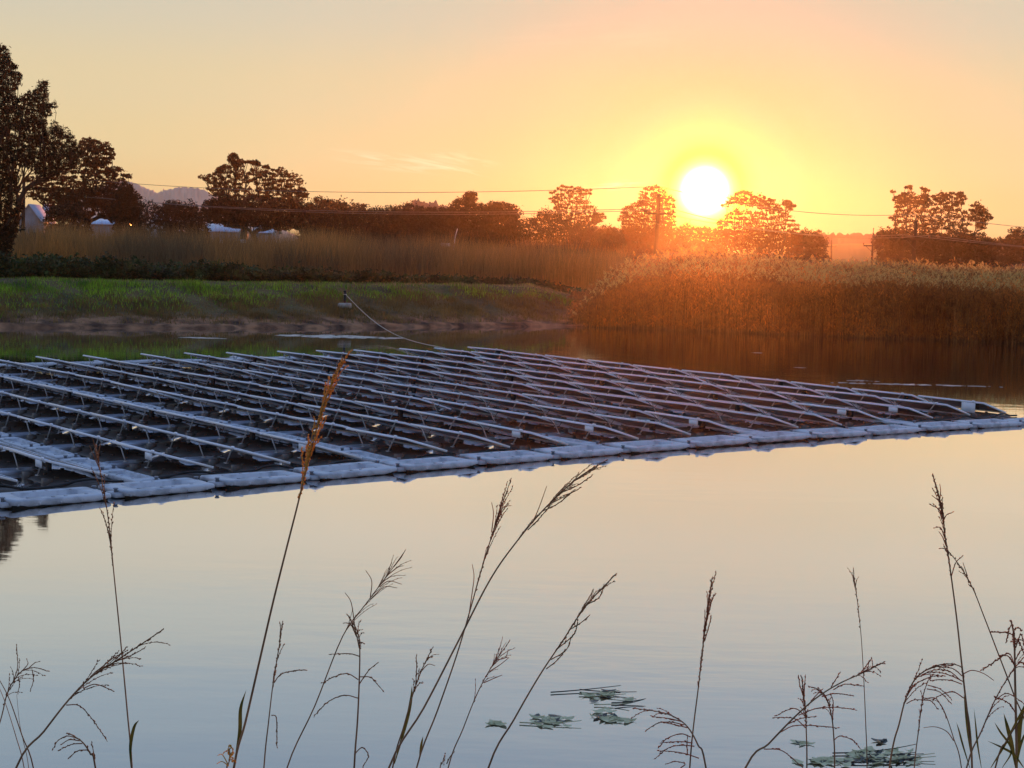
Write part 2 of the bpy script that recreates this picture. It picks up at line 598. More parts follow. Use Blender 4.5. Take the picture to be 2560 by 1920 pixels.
gx = np.concatenate([[-4500, -2500, -1500, -900, -500, -300, -200], np.arange(-150, -40, 6), np.arange(-40, 42, .45), np.arange(42, 150, 6), [200, 300, 500, 900, 1500, 2500, 4500]])
gy = np.concatenate([[-300, -100, -40, -20], np.arange(-10, 12, .5), np.arange(12, 62, 4), np.arange(62, 98, .22), np.arange(98, 140, 3), [150, 170, 200, 240, 300, 400, 550, 800, 1200, 2000, 3200, 6000]])
GX, GY = np.meshgrid(gx, gy)
GZ = ground_z(GX, GY)
b = MB()
nx, ny = len(gx), len(gy)
I = (np.arange(ny - 1)[:, None] * nx + np.arange(nx - 1)[None]).ravel()
b.add(np.stack([GX.ravel(), GY.ravel(), GZ.ravel()], 1), np.stack([I, I + 1, I + nx + 1, I + nx], 1))


def ground_mat():
    m = mat('ground_soil', (.06, .05, .02), (.14, .10, .035), .5, .95)
    nt = m.node_tree
    bs = nt.nodes['Principled BSDF']
    old = bs.inputs['Base Color'].links[0].from_socket
    geo = nd(nt, 'ShaderNodeNewGeometry')
    sp_ = nd(nt, 'ShaderNodeSeparateXYZ')
    nt.links.new(geo.outputs['Position'], sp_.inputs[0])
    nz = nd(nt, 'ShaderNodeTexNoise')
    nz.inputs['Scale'].default_value = 1.3
    nz.inputs['Detail'].default_value = 6
    nt.links.new(geo.outputs['Position'], nz.inputs['Vector'])
    a = nd(nt, 'ShaderNodeMath', operation='MULTIPLY_ADD')
    a.inputs[1].default_value = .5
    a.inputs[2].default_value = -.25
    nt.links.new(nz.outputs['Fac'], a.inputs[0])
    s_ = nd(nt, 'ShaderNodeMath', operation='ADD')
    nt.links.new(sp_.outputs[2], s_.inputs[0])
    nt.links.new(a.outputs[0], s_.inputs[1])
    mk = nd(nt, 'ShaderNodeMapRange')
    mk.inputs[1].default_value = .38
    mk.inputs[2].default_value = .62
    nt.links.new(s_.outputs[0], mk.inputs[0])
    mud = ramp(nt, [(.34, (.04, .018, .008)), (.48, (.17, .082, .04)), (.62, (.34, .165, .08))], nz.outputs['Fac'])
    mx = nd(nt, 'ShaderNodeMixRGB')
    nt.links.new(mk.outputs[0], mx.inputs[0])
    nt.links.new(mud.outputs[0], mx.inputs[1])
    nt.links.new(old, mx.inputs[2])
    nt.links.new(mx.outputs[0], bs.inputs['Base Color'])
    n3 = nd(nt, 'ShaderNodeTexNoise')
    n3.inputs['Scale'].default_value = 3.5
    n3.inputs['Detail'].default_value = 6
    nt.links.new(geo.outputs['Position'], n3.inputs['Vector'])
    bp = nd(nt, 'ShaderNodeBump')
    bp.inputs['Strength'].default_value = .9
    bp.inputs['Distance'].default_value = .12
    nt.links.new(n3.outputs['Fac'], bp.inputs['Height'])
    nt.links.new(bp.outputs[0], bs.inputs['Normal'])
    return m


tag(b.build('ground', ground_mat(), smooth=True), kind='structure')
b = MB()
b.add([[-138, 0, 0], [138, 0, 0], [138, 92, 0], [-138, 92, 0]], np.array([[0, 1, 2, 3]]))
tag(b.build('water', M['water']), kind='structure')


# ------------------------------------------------------------------ distant hills
def hill(name, pts, D, depth, m, rough=.0, seed=0, base=1.0, tree_h=0.):
    r = np.random.default_rng(seed)
    pts = np.array(pts, float)
    px = np.linspace(pts[0, 0], pts[-1, 0], 160)
    py = np.interp(px, pts[:, 0], pts[:, 1])
    ker = np.ones(5) / 5
    py = np.convolve(np.pad(py, 2, mode='edge'), ker, 'valid')
    top = np.array([at_d(a, c, D) for a, c in zip(px, py)])
    h = np.maximum(top[:, 2] - base, .3)
    ts = np.linspace(-1, 1, 15)
    V = []
    for t in ts:
        prof = (1 - abs(t) ** 1.6)
        jig = 1 + rough * r.normal(size=len(px)) * (abs(t) < .95)
        jig2 = np.convolve(np.pad(r.normal(size=len(px)), 6, mode='edge'), np.ones(13) / 13, 'valid') * .35 * (abs(t) > .05) * (abs(t) < .95)
        V.append(np.stack([top[:, 0] * (1 + t * depth / D), np.full(len(px), D + t * depth), base - .4 + h * prof * jig * (1 + jig2 * .5)], 1))
    n = len(px)
    bb = MB()
    I_ = (np.arange(len(ts) - 1)[:, None] * n + np.arange(n - 1)[None]).ravel()
    bb.add(np.concatenate(V), np.stack([I_, I_ + 1, I_ + n + 1, I_ + n], 1))
    o = bb.build(name, m, smooth=True)
    return tag(o, kind='structure')


M['hill'] = mat('haze_tinted_hillside', (.78, .45, .28), (.84, .52, .35), .012, .95)  # pale warm tint of distance haze put into the hillside colour
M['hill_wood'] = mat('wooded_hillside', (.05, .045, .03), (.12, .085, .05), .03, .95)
M['field'] = mat('field_slope', (.16, .14, .03), (.24, .19, .05), .02, .95)
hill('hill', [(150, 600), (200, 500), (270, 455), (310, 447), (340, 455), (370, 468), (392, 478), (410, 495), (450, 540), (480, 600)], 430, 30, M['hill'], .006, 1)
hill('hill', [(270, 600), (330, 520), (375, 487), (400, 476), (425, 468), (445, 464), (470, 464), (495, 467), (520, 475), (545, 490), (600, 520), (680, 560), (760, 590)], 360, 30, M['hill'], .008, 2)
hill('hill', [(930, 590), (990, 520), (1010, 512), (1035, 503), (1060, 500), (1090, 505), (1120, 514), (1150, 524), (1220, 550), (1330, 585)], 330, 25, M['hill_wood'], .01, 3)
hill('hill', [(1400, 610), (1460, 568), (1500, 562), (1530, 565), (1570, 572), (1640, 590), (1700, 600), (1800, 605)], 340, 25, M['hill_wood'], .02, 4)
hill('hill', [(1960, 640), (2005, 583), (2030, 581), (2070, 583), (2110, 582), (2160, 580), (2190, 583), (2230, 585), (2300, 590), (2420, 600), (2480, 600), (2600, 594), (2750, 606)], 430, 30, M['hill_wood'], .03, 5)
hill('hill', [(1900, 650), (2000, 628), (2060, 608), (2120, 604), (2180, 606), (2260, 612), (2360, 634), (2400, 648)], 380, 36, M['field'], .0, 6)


# ------------------------------------------------------------------ trees
def inside(poly, P):
    x, y = P[:, 0], P[:, 1]
    c = np.zeros(len(P), bool)
    n = len(poly)
    for i in range(n):
        x1, y1 = poly[i]
        x2, y2 = poly[(i + 1) % n]
        hit = ((y1 > y) != (y2 > y)) & (x < (x2 - x1) * (y - y1) / (y2 - y1 + 1e-9) + x1)
        c ^= hit
    return c


def poisson(poly, rad, nmax, r):
    poly = np.array(poly, float)
    lo, hi = poly.min(0), poly.max(0)
    C = r.uniform(lo, hi, (nmax * 60, 2))
    C = C[inside(poly, C)]
    out = np.empty((0, 2))
    for c in C:
        if len(out) == 0 or ((out - c) ** 2).sum(1).min() > rad * rad:
            out = np.vstack([out, c])
            if len(out) >= nmax:
                break
    return out


def rand_dirs(n, r):
    d = r.normal(size=(n, 3))
    return d / np.linalg.norm(d, axis=1)[:, None]


def leaf_cards(bb, centres, rad, per, size, r, flat=.62, up=.25, thin=.42, droop=0.):
    n = len(centres)
    k = int(per)
    d = rand_dirs(n * k, r)
    rr = r.uniform(.25, 1, n * k) ** .5
    P = d * rr[:, None]
    P[:, 2] = P[:, 2] * flat
    P[:, 2] = np.where(P[:, 2] < -.25, P[:, 2] * .5, P[:, 2]) + up * .2
    P = P * np.repeat(r.uniform(.65, 1.4, (n, 3)), k, 0)
    P = P * np.where(r.uniform(size=n * k) < .09, r.uniform(1.15, 1.75, n * k), 1)[:, None]
    P = P * np.repeat(rad, k)[:, None] + np.repeat(centres, k, 0)
    a = rand_dirs(n * k, r)
    a[:, 2] -= droop
    a /= np.linalg.norm(a, axis=1)[:, None]
    bq = np.cross(a, rand_dirs(n * k, r))
    bq /= np.linalg.norm(bq, axis=1)[:, None] + 1e-9
    s_ = size * r.uniform(.4, 1.7, n * k)
    bb.cards(P, a * s_[:, None], bq * (s_ * thin)[:, None])


def tree(name, label, cat, polys, base_px, D, leafm, group=None, seed=0, spread=.5, trunk_r=.22, flat=.62, leaf=.20, per=60, fork=.35, lean=0., ground=None, dense=.84, thin=.42):
    """polys: list of (outline in photo pixels, clump spacing px, clump radius px, max clumps)"""
    r = np.random.default_rng(seed)
    base = at_d(base_px, 600, D)
    zg = float(ground_z(base[0], D)) if ground is None else ground
    base = np.array([base[0], D, zg - .1])
    cents, rads = [], []
    for poly, gap, rad, nmax in polys:
        ym = max(q[1] for q in poly)
        if ym > 580:
            poly = [(q[0], q[1] + 26 if q[1] > ym - 25 else q[1]) for q in poly]
        P = poisson(poly, gap * dense, int(nmax * 1.7), r)
        xs = np.array(poly)[:, 0]
        half = (xs.max() - xs.min()) / 2 * D / FPX
        mid = (xs.max() + xs.min()) / 2
        for p in P:
            lim = spread * half * math.sqrt(max(.05, 1 - min(1, abs(p[0] - mid) * D / FPX / (half + 1e-6)) ** 2))
            dd = float(np.clip(r.normal() * .55, -1, 1)) * lim
            cents.append(at_d(p[0], p[1], D + dd))
            rads.append(rad * D / FPX * r.uniform(.55, 1.25))
    cents, rads = np.array(cents), np.array(rads)
    top = cents[:, 2].max()
    H = top - zg
    root = thing(name, label, cat, tuple(base), 0, group)
    crown = MB()
    C = cents - base
    leaf_cards(crown, C, rads, per * 2.1, leaf * .62, r, flat=flat + .1, thin=thin)
    crown.build('crown', leafm, root)
    # limbs: each clump hangs on the nearest limb point below it
    tb = MB()
    cx = np.median(C[:, 0])
    fz = fork * H
    nodes = [np.array([0, 0, 0.]), np.array([cx * .15 + lean, 0, fz * .5]), np.array([cx * .4 + lean, 0, fz])]
    par = [-1, 0, 1]
    order = np.argsort(np.linalg.norm(C - nodes[2], axis=1))
    tips = []
    for i in order:
        t = C[i] - np.array([0, 0, rads[i] * .3])
        N = np.array(nodes)
        d = np.linalg.norm(N - t, axis=1) + 1.2 * np.maximum(0, N[:, 2] - t[2] + .1 * H) + (np.arange(len(N)) < 2) * (.35 * H)
        j = int(np.argmin(d))
        v_ = t - N[j]
        L = np.linalg.norm(v_)
        prev = j
        ks = 1 if L < .06 * H else 3
        for q in range(1, ks + 1):
            f_ = q / ks
            p = N[j] + v_ * f_ + np.array([0, 0, .10 * L * math.sin(f_ * math.pi)]) + (r.normal(size=3) * .04 * L if q < ks else 0)
            nodes.append(p)
            par.append(prev)
            prev = len(nodes) - 1
        tips.append(prev)
    w_ = np.zeros(len(nodes))
    for t in tips:
        q = t
        while q >= 0:
            w_[q] += 1
            q = par[q]
    w_ = np.maximum(w_, 1)
    rad_n = trunk_r * np.sqrt(w_ / w_[0])
    rad_n = np.maximum(rad_n, .022 * D / 150)
    for i in range(1, len(nodes)):
        p, q = nodes[par[i]], nodes[i]
        tb.tube([p, q], [min(rad_n[par[i]], rad_n[i] * 1.35), rad_n[i]], 5, cap=False)
    tb.build('trunk', M['bark'], root)
    return root


def conv(pts, sc, ox, oy):
    return [(ox + sc * a, oy + sc * c) for a, c in pts]


TR = 'trees on the far side of the pond'
# big dark conifer at the left edge, just behind the bank
pine = [conv(q, .5426, 0, 0) for q in (
    [(-150, 250), (0, 215), (25, 225), (45, 262), (60, 300), (92, 340), (95, 365), (75, 400), (70, 440), (95, 460), (140, 432), (180, 415), (205, 372), (215, 385), (212, 440), (225, 490), (250, 487), (232, 510), (205, 545), (215, 580), (200, 610), (180, 640), (120, 640), (60, 600), (0, 620), (-150, 600)],
    [(-150, 600), (0, 610), (80, 640), (180, 640), (215, 612), (240, 600), (255, 578), (270, 605), (320, 620), (340, 655), (378, 700), (375, 745), (340, 770), (290, 775), (260, 810), (230, 822), (190, 800), (150, 785), (120, 760), (70, 770), (0, 760), (-150, 760)],
    [(-150, 760), (30, 770), (75, 800), (80, 840), (60, 880), (95, 930), (105, 960), (90, 1000), (80, 1040), (95, 1060), (60, 1090), (40, 1130), (0, 1160), (-150, 1170)])]
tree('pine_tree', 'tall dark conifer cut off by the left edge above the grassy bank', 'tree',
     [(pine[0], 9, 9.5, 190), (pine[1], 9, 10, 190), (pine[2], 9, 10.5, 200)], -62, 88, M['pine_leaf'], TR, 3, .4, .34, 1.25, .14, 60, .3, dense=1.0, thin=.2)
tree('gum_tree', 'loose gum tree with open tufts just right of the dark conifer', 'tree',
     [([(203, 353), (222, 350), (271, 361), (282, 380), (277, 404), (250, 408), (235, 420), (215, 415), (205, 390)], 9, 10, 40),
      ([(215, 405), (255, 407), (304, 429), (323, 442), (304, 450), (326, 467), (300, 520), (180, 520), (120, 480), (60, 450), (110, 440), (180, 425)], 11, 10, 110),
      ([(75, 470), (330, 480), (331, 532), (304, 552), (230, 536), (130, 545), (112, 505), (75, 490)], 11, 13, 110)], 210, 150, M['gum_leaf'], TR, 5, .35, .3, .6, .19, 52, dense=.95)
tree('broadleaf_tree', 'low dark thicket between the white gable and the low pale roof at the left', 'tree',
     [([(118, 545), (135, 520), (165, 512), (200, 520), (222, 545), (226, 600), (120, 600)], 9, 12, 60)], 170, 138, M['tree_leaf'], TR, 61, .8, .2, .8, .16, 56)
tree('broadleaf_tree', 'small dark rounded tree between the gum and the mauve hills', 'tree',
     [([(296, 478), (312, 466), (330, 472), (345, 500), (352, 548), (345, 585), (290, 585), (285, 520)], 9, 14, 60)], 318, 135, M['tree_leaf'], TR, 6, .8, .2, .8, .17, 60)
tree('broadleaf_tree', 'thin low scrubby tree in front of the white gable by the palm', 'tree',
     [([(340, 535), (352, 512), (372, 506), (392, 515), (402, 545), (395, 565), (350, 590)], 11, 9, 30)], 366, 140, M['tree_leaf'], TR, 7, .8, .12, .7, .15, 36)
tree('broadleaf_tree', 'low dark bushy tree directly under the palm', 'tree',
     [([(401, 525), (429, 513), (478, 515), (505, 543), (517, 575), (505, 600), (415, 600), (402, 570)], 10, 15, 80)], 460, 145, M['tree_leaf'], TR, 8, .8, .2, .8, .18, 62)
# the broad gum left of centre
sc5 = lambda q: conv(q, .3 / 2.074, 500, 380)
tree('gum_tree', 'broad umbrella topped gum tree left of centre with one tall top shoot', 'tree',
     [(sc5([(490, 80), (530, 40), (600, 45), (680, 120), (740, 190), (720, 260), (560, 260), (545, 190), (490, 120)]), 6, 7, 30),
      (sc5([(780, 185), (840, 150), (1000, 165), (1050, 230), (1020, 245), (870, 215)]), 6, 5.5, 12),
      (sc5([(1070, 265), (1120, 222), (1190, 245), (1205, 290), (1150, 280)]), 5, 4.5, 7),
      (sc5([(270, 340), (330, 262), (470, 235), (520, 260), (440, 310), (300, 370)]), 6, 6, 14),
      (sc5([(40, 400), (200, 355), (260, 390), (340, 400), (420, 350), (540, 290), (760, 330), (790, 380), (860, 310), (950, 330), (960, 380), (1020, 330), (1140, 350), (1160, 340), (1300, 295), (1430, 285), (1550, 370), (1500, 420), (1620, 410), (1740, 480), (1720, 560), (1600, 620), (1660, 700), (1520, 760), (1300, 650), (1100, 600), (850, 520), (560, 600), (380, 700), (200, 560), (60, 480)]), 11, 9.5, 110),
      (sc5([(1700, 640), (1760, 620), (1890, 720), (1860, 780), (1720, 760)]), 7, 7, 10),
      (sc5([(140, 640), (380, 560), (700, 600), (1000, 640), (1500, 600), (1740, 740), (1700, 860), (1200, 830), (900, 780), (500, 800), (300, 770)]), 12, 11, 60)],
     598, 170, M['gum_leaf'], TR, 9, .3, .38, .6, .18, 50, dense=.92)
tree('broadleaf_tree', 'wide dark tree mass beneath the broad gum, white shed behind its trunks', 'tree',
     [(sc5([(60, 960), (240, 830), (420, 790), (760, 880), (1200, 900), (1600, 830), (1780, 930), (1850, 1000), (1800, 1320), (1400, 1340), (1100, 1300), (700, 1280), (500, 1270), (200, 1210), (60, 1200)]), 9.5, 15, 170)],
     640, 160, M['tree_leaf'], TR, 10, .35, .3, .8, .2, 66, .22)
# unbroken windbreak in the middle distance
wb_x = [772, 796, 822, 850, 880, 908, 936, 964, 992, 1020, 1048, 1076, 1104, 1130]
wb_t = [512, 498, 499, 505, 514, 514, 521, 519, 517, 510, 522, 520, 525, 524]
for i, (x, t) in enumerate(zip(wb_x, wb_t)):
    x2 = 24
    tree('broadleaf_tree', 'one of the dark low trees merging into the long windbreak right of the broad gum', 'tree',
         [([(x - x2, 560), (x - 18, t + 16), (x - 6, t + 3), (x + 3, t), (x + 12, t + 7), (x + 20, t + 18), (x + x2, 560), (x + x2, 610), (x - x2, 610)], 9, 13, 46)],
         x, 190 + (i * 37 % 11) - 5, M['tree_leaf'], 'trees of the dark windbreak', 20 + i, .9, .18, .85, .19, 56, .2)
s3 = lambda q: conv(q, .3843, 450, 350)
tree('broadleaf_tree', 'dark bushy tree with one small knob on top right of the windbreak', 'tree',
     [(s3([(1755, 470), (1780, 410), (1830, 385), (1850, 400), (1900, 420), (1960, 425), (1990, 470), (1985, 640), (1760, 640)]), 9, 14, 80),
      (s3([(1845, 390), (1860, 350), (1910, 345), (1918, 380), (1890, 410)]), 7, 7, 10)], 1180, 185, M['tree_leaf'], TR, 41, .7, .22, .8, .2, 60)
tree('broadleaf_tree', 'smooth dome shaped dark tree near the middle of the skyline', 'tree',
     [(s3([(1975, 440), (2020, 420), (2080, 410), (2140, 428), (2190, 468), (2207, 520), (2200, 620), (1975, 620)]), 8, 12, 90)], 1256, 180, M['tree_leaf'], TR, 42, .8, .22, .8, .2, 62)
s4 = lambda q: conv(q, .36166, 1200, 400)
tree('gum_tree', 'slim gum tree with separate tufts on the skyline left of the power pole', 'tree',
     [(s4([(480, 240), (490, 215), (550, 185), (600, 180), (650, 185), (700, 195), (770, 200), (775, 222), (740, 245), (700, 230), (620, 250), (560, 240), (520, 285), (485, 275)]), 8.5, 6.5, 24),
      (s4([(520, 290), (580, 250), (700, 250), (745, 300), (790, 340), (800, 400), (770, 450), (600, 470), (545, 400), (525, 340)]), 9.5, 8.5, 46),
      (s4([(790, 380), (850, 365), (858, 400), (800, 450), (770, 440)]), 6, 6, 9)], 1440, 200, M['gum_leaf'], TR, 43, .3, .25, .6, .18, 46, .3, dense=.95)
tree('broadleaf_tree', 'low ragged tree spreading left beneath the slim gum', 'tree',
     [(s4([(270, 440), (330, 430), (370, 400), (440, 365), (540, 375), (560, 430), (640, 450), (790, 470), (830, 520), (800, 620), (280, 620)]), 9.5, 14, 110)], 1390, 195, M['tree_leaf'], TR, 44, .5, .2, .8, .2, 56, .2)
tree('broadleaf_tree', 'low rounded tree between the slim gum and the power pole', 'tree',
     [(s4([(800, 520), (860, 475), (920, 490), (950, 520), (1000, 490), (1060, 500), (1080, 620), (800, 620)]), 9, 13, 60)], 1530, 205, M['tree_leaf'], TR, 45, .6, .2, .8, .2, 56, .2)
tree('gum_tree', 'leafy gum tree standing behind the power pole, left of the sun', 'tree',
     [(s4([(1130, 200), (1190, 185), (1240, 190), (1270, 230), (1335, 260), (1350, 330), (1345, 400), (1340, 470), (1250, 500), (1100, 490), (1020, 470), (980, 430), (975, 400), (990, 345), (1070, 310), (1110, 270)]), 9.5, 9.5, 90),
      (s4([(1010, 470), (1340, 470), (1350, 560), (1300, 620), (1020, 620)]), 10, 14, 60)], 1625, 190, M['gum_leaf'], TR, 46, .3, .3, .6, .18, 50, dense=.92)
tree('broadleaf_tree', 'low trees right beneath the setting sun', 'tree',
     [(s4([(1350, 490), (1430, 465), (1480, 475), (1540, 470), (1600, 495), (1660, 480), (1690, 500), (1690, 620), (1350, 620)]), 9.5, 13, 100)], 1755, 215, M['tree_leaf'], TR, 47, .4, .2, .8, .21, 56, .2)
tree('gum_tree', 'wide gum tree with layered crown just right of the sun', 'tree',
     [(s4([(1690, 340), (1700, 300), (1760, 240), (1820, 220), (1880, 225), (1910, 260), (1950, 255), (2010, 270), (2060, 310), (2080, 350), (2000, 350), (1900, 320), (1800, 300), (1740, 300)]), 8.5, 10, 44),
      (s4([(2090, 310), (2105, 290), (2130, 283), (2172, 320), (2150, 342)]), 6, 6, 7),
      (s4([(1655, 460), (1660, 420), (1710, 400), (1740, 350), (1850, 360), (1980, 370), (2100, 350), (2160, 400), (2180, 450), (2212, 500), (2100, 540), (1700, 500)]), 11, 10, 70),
      (s4([(1680, 500), (1900, 490), (2212, 520), (2212, 620), (1680, 620)]), 10.5, 14, 80)], 1895, 190, M['gum_leaf'], TR, 48, .3, .32, .6, .18, 50, dense=.92)
s5 = lambda q: conv(q, .3617, 1850, 400)
tree('broadleaf_tree', 'low hedge like tree at the right foot of the gum beside the sun', 'tree',
     [(s5([(360, 560), (430, 500), (520, 512), (555, 500), (580, 555), (590, 630), (400, 650)]), 9, 12, 70)], 2030, 200, M['tree_leaf'], TR, 49, .8, .2, .8, .2, 56, .2)
tree('gum_tree', 'large gum tree with scattered top tufts on the right of the skyline', 'tree',
     [(s5([(1050, 275), (1130, 235), (1170, 220), (1200, 250), (1290, 240), (1312, 265), (1270, 300), (1100, 300)]), 8, 8, 22),
      (s5([(1140, 190), (1185, 180), (1180, 205)]), 5, 4.5, 4), (s5([(1245, 195), (1275, 195), (1310, 215), (1270, 222)]), 5, 4.5, 5), (s5([(1045, 215), (1070, 218), (1055, 230)]), 5, 3.5, 3),
      (s5([(1330, 245), (1420, 235), (1530, 225), (1568, 270), (1530, 300), (1480, 330), (1400, 330), (1350, 280)]), 8, 7.5, 20),
      (s5([(1600, 340), (1600, 310), (1640, 298), (1720, 360), (1747, 400), (1700, 425), (1680, 470), (1640, 475), (1620, 400)]), 8, 8, 20),
      (s5([(1080, 320), (1300, 290), (1380, 340), (1540, 350), (1620, 420), (1570, 480), (1640, 510), (1600, 560), (1300, 545), (1050, 520), (1055, 460), (1085, 430), (1030, 402), (1085, 385)]), 11, 10, 100)],
     2335, 180, M['gum_leaf'], TR, 50, .3, .34, .6, .18, 50, dense=.92)
tree('broadleaf_tree', 'wide low tree mass under the large gum on the right', 'tree',
     [(s5([(935, 570), (960, 510), (1000, 490), (1050, 510), (1300, 540), (1640, 520), (1740, 560), (1760, 700), (990, 720)]), 9.5, 14, 150)], 2330, 172, M['tree_leaf'], TR, 51, .4, .26, .8, .2, 60, .2)
tree('broadleaf_tree', 'small round tree cut off by the right edge of the skyline', 'tree',
     [(s5([(1850, 545), (1880, 492), (1930, 483), (1990, 490), (2030, 540), (2030, 640), (1850, 640)]), 9, 12, 60)], 2550, 210, M['tree_leaf'], TR, 52, .8, .2, .8, .2, 56, .2)
tree('broadleaf_tree', 'low scrub tree between the large right gum and the right edge', 'tree',
     [(s5([(1690, 560), (1760, 560), (1800, 548), (1850, 560), (1870, 660), (1690, 700)]), 9, 11, 60)], 2495, 215, M['tree_leaf'], TR, 53, .7, .2, .8, .2, 50, .2)


def palm(px, py, D):
    c = at_d(px, py, D)
    zg = float(ground_z(c[0], D))
    root = thing('palm_tree', 'lone palm tree rising above dark bushes in front of the mauve hills', 'palm', (c[0], D, zg - .1), 0, None)
    t = MB()
    h = c[2] - zg
    t.tube([[0, 0, 0], [.05, 0, h * .5], [0, 0, h]], [.22, .17, .19], 8)
    t.build('trunk', M['bark'], root)
    f = MB()
    for k in range(34):
        a = k * 2.399
        e = math.radians(80 - k * 3.6)
        L = .78 + .1 * math.sin(k * 1.7)
        s_ = np.linspace(0, 1, 7)
        out = L * (s_ * math.cos(e) + .25 * s_ ** 2)
        zz = L * (s_ * math.sin(e) - .55 * s_ ** 2) + h
        P = np.stack([out * math.cos(a), out * math.sin(a), zz], 1)
        f.tube(P, np.linspace(.02, .008, 7), 3, cap=False)
        for i in range(1, 7):
            for sd in (-1, 1):
                side = np.array([-math.sin(a), math.cos(a), 0]) * sd
                tip = P[i] + side * .20 + (P[i] - P[i - 1]) * .9 - np.array([0, 0, .05])
                f.add([P[i], (P[i] + tip) / 2 + (P[i] - P[i - 1]) * .18, tip], np.array([[0, 1, 2]]))
    f.build('crown', M['palm_leaf'], root)


palm(437, 505, 150)


# ------------------------------------------------------------------ blades: grass, weeds, reeds
def blades(bb, P, h, wd, lean, r, mi=0, seg=2):
    n = len(P)
    a = r.uniform(0, 2 * math.pi, n)
    la = r.uniform(0, 2 * math.pi, n)
    side = np.stack([np.cos(a), np.sin(a), np.zeros(n)], 1) * (wd / 2)[:, None]
    off = np.stack([np.cos(la), np.sin(la), np.zeros(n)], 1) * (lean * h)[:, None]
    up = np.zeros((n, 3))
    up[:, 2] = h
    m_ = P + up * .55 + off * .3
    t = P + up + off
    V = np.stack([P - side, P + side, m_ + side * .8, m_ - side * .8, t], 1).reshape(-1, 3)
    b0 = np.arange(n)[:, None] * 5
    bb.add(V, b0 + np.array([[0, 1, 2, 3]]), mi)
    bb.f.append(b0 + np.array([[3, 2, 4]]) + bb.n - len(V))
    bb.m.append(np.full(n, mi))


def bank_grass():
    r = np.random.default_rng(77)
    bb = MB()
    n = 95000
    x = r.uniform(-34, 5, n)
    t = r.uniform(.6, 11, n)
    y = yfar(x) + t
    z = ground_z(x, y)
    clump = hash_noise(x, y, 1.1) + .6 * hash_noise(x + 5, y + 3, 2.7)
    keep = r.uniform(size=n) < np.clip(.75 + .35 * clump, .1, 1) * np.where(t < 1.5, .25, np.where(t < 2.3, .7, 1)) * np.where((t > 8.2) & (t < 10.5), .45, 1)
    x, y, z, t, clump = x[keep], y[keep], z[keep], t[keep], clump[keep]
    h = np.clip(.17 + .13 * clump + r.normal(size=len(x)) * .05, .05, .5) * np.where((t > 8.2), .5, 1)
    dry = r.uniform(size=len(x)) < np.clip(np.interp(x, [-30, -14, -7, 2], [.03, .12, .42, .6]) + np.interp(t, [1, 2.6, 4.8, 6.4], [.92, .86, .66, 0]) + np.where(t > 8, .3, 0), 0, 1)
    P = np.stack([x, y, z - .02], 1)
    for d_, mi in ((False, 0), (True, 1)):
        q = dry == d_
        if mi:
            rim = q & (t > 7.6)
            blades(bb, P[rim], h[rim], np.full(rim.sum(), .028), r.uniform(.1, .7, rim.sum()), r, 2)
            q = q & ~(t > 7.6)
        blades(bb, P[q], h[q], np.full(q.sum(), .028), r.uniform(.1, .7, q.sum()), r, mi)
    tag(bb.build('bank_grass', [M['grass'], M['dry_grass'], M['sunlit_straw']]), 'short green grass on the sloping far bank, drier towards the reeds', 'grass', kind='stuff')


bank_grass()


def weeds():
    r = np.random.default_rng(78)
    bb = MB()
    n = 5200
    px = r.uniform(-120, 1500, n)
    x = (px - 1280) / FPX * 86
    y = yfar(x) + 11.2 + r.uniform(0, 4.5, n)
    zg = ground_z(x, y)
    h = np.interp(px, [-100, 100, 500, 900, 1200, 1500], [1.25, 1.15, .85, .55, .28, .12]) * (1 + .35 * hash_noise(x, y, .9))
    zz = zg + h * r.uniform(.1, 1, n) ** .7
    C = np.stack([x, y, zz], 1)
    leaf_cards(bb, C, r.uniform(.15, .38, n), 14, .085, r, flat=.8, thin=.5)
    tag(bb.build('weed_band', M['cover']), 'dark low weeds along the back of the bank track', 'weeds', kind='stuff')


weeds()


def dry_reeds():
    r = np.random.default_rng(79)
    bb = MB()
    n = 88000
    px = r.uniform(-60, 1560, n)
    dep = r.uniform(0, 1, n)
    D = 92 + 30 * dep + np.interp(px, [0, 1500], [0, 6])
    x = (px - 1280) / FPX * D
    zg = ground_z(x, D)
    # tops as the photograph's uneven brown band
    topy = np.interp(px, [-60, 60, 130, 220, 300, 420, 520, 640, 760, 860, 960, 1060, 1200, 1400, 1560], [528, 540, 534, 552, 542, 548, 552, 560, 556, 562, 570, 572, 580, 594, 610])
    hor = 595 + px * .0252
    ztop = CZ - (topy - hor) / FPX * (D * .55 + 110 * .45)
    h = np.clip((ztop - zg) * (.60 + .20 * hash_noise(x, D, .5) + .12 * hash_noise(x, D, 1.7) + r.uniform(-.25, .32, n)), .4, 4)
    P = np.stack([x, D, zg - .05], 1)
    blades(bb, P, h, r.uniform(.014, .034, n), r.uniform(.02, .42, n), r)
    tag(bb.build('dry_reeds', M['reed_brown']), 'hazy brown dry reeds filling the flat behind the bank', 'reeds', kind='stuff')


dry_reeds()


